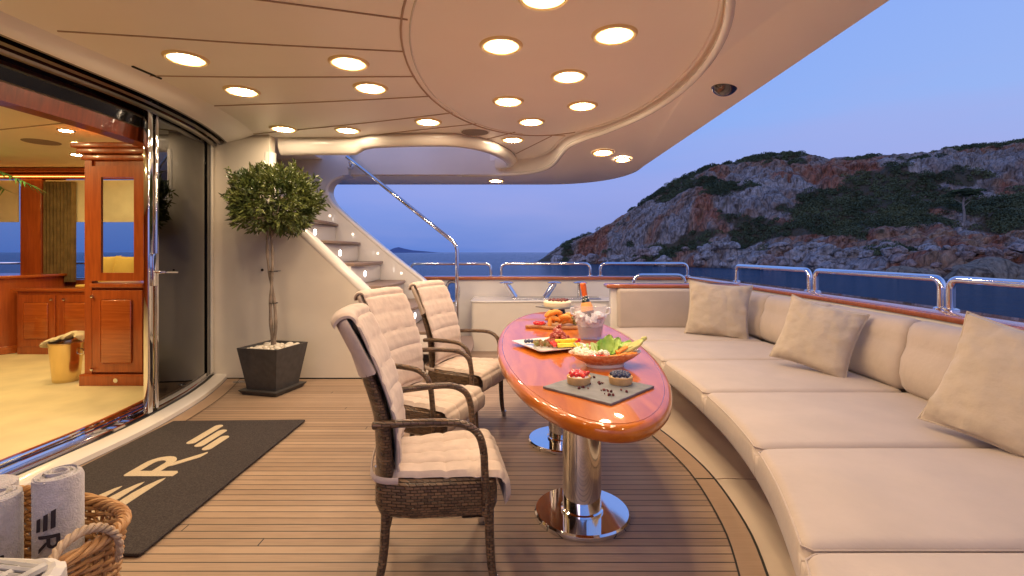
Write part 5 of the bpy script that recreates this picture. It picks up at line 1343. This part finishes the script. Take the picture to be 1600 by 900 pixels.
for k in range(7): sph(bm, ap(-.15 + .02 * (k % 4), .03 + .02 * (k // 4) + .01 * (k % 2), .028), .011)
mk('blueberries', bm, M_blue, label='few blueberries in the left corner of the white plate', cat='berries')
bm = B()
for k in range(26): sph(bm, ap(.02 + random.gauss(0, .012), -.03 + random.gauss(0, .022), .026 + .01 * random.random()), .012, (1, 1, .8), 1, RE())
mk('strawberries', bm, M_red, label='sliced strawberries between the grapes and pineapple on the white plate', cat='berries'); bm = B()
for k in range(10): sph(bm, ap(.155 + random.gauss(0, .018), .01 + random.gauss(0, .02), .025 + .02 * random.random()), .012, (1.3, 1, .5), 1, RE())
mk('fig_slices', bm, M_red, label='red fig slices at the right corner of the white plate', cat='fruit')
# wooden board with pastries
wb = thing('serving_board', 'wooden serving board with rounded handle behind the white plate', 'board', (.36, 3.72, TZ), R(6))
pl = smoothpath([(-.24, -.03, 0), (-.16, -.035, 0), (-.11, -.10, 0), (.05, -.12, 0), (.2, -.10, 0), (.25, .0, 0), (.2, .10, 0), (.0, .12, 0), (-.12, .09, 0), (-.17, .03, 0), (-.24, .02, 0), (-.26, 0, 0)], 5)
bm = B(); softpoly(bm, pl, 0, .022, .006); mk('board', bm, M_board, wb)
M_fry = pm('fried_pastry', (.72, .30, .05), .5, var=.2, vs=40, bump=.5, bs=80)
bm = B()
for k in range(9):
    a = .3 + k * .35; p = Vector((.36 + .07 * math.cos(k * 1.3), 3.70 + .03 * math.sin(k * 1.3), TZ + .035 + .0085 * k))
    d = Vector((math.cos(a * 2), .3 * math.sin(a), .25 * math.sin(k))) * .06
    tube(bm, smoothpath([p - d, p + Vector((0, -.01, .022)), p + d], 6), [.008 + .012 * math.sin(PI * i / 12) for i in range(13)], 9)
tube(bm, smoothpath([(.285, 3.66, TZ + .02), (.29, 3.67, TZ + .07), (.30, 3.68, TZ + .115)], 5), [.014, .016, .017, .017, .017, .017, .016, .015, .014, .012, .008], 9)
mk('pastries', bm, M_fry, label='pile of golden fried pastry sticks on the wooden board', cat='pastry')
bm = B()
for k in range(60): sph(bm, (.21 + random.gauss(0, .025), 3.70 + random.gauss(0, .02), TZ + .03 + .012 * random.random()), .009, (1, 1, .7), 1, RE())
mk('chopped_peppers', bm, M_red, label='chopped red snack heap on the left of the wooden board', cat='snack')
bm = B()
for k in range(60): sph(bm, (.50 + random.gauss(0, .022), 3.70 + random.gauss(0, .02), TZ + .03 + abs(random.gauss(0, .028))), .011, (1, 1, .8), 1, RE())
mk('olives', bm, M_kiwi, label='dark olives and nuts heap on the right of the wooden board', cat='snack')
# cake stand
cs = thing('cake_stand', 'dark stand with square slate top at the far end of the table', 'cake stand', (.38, 4.05, TZ))
bm = B(); lathe(bm, [(0, 0), (.085, 0), (.06, .115), (0, .115)], 28); mk('foot', bm, M_black, cs)
bm = B(); box(bm, -.13, .13, -.13, .13, .116, .126, Matrix.Rotation(R(38), 4, 'Z'), bev=.002); mk('slate_top', bm, M_slate, cs)
ck = thing('cake', 'round white cake topped with dark cherries on the stand', 'cake', (.38, 4.05, TZ + .127))
bm = B(); lathe(bm, [(0, 0), (.112, 0), (.115, .008), (.115, .035), (.108, .044), (0, .046)], 40); mk('sponge', bm, pm('cake_icing', (.80, .70, .48), .5), ck)
bm = B()
for k in range(26): a = k * 2.4; r = .085 * math.sqrt(k / 26); sph(bm, (r * math.cos(a) + .01, r * math.sin(a), .050 + .004 * random.random()), .011, sub=1)
mk('cherries', bm, M_darkred, ck)
# ice bucket with bottle
M_ice = pm('ice', (.88, .88, .92), .2, trans=.25, ior=1.2, bump=.5, bs=60)
ib = thing('ice_bucket', 'clear glass ice bucket filled with ice on the table', 'ice bucket', (.525, 3.24, TZ))
bm = B(); lathe(bm, [(0, 0), (.074, 0), (.078, .004), (.086, .06), (.112, .225), (.108, .226), (.082, .062), (.072, .014), (0, .012)], 48)
mk('vessel', bm, pm('bucket_glass', (.80, .82, .90), .08, alpha=.2, coat=.6), ib)
for s in (-1, 1):
    bm = B(); tube(bm, smoothpath([(s * .108, 0, .20), (s * .128, 0, .205), (s * .128, 0, .17), (s * .10, 0, .16)], 5), .006, 8); mk('handle', bm, M_ice, ib)
bm = B()
for k in range(130):
    h = random.uniform(.07, .165); R_ = (.066 + .03 * (h - .07) / .1) * math.sqrt(random.random()); a = random.uniform(0, 6.28); s = random.uniform(.011, .018)
    box(bm, -s, s, -s, s, -s, s, Matrix.Translation((.525 + R_ * math.cos(a), 3.24 + R_ * math.sin(a), TZ + h)) @ RE().to_matrix().to_4x4(), bev=.003)
mk('ice_cubes', bm, M_ice, kind='stuff', label='crushed ice cubes filling the glass bucket')
M_frost = pm('melt_water', (.62, .64, .76), .2, trans=.6, ior=1.1)
bm = B(); lathe(bm, [(0, .0135), (.070, .0145), (.079, .06), (.083, .085), (0, .085)], 32); mk('melt_water', bm, M_frost, ib)
bt = thing('champagne_bottle', 'dark champagne bottle with orange foil leaning in the ice bucket', 'bottle', (.535, 3.27, TZ + .03)); bt.rotation_euler = (R(-3), R(-9), 0)
bm = B(); lathe(bm, [(0, 0), (.040, 0), (.043, .01), (.043, .15), (.038, .19), (.022, .235), (.0155, .26), (0, .26)], 32); mk('glass', bm, pm('bottle_glass', (.01, .02, .01), .05, coat=1), bt)
bm = B(); lathe(bm, [(.0165, .255), (.0185, .262), (.0185, .30), (.020, .305), (.020, .325), (.0195, .338), (.014, .345), (0, .346)], 24); mk('foil', bm, pm('orange_foil', (.80, .16, .03), .35, .3, bump=.3, bs=150), bt)
bm = B(); lathe(bm, [(.0438, .155), (.0395, .19), (.0305, .213), (.0300, .214), (.0385, .19), (.043, .155)], 32); mk('label', bm, pm('orange_label', (.80, .35, .10), .5), bt)
bm = B()
for k in range(16): a = k * .8; sph(bm, (.024 * math.cos(a), .024 * math.sin(a), .222 + .0024 * k), .0042, sub=1)
mk('collar_dots', bm, M_cream2, bt)
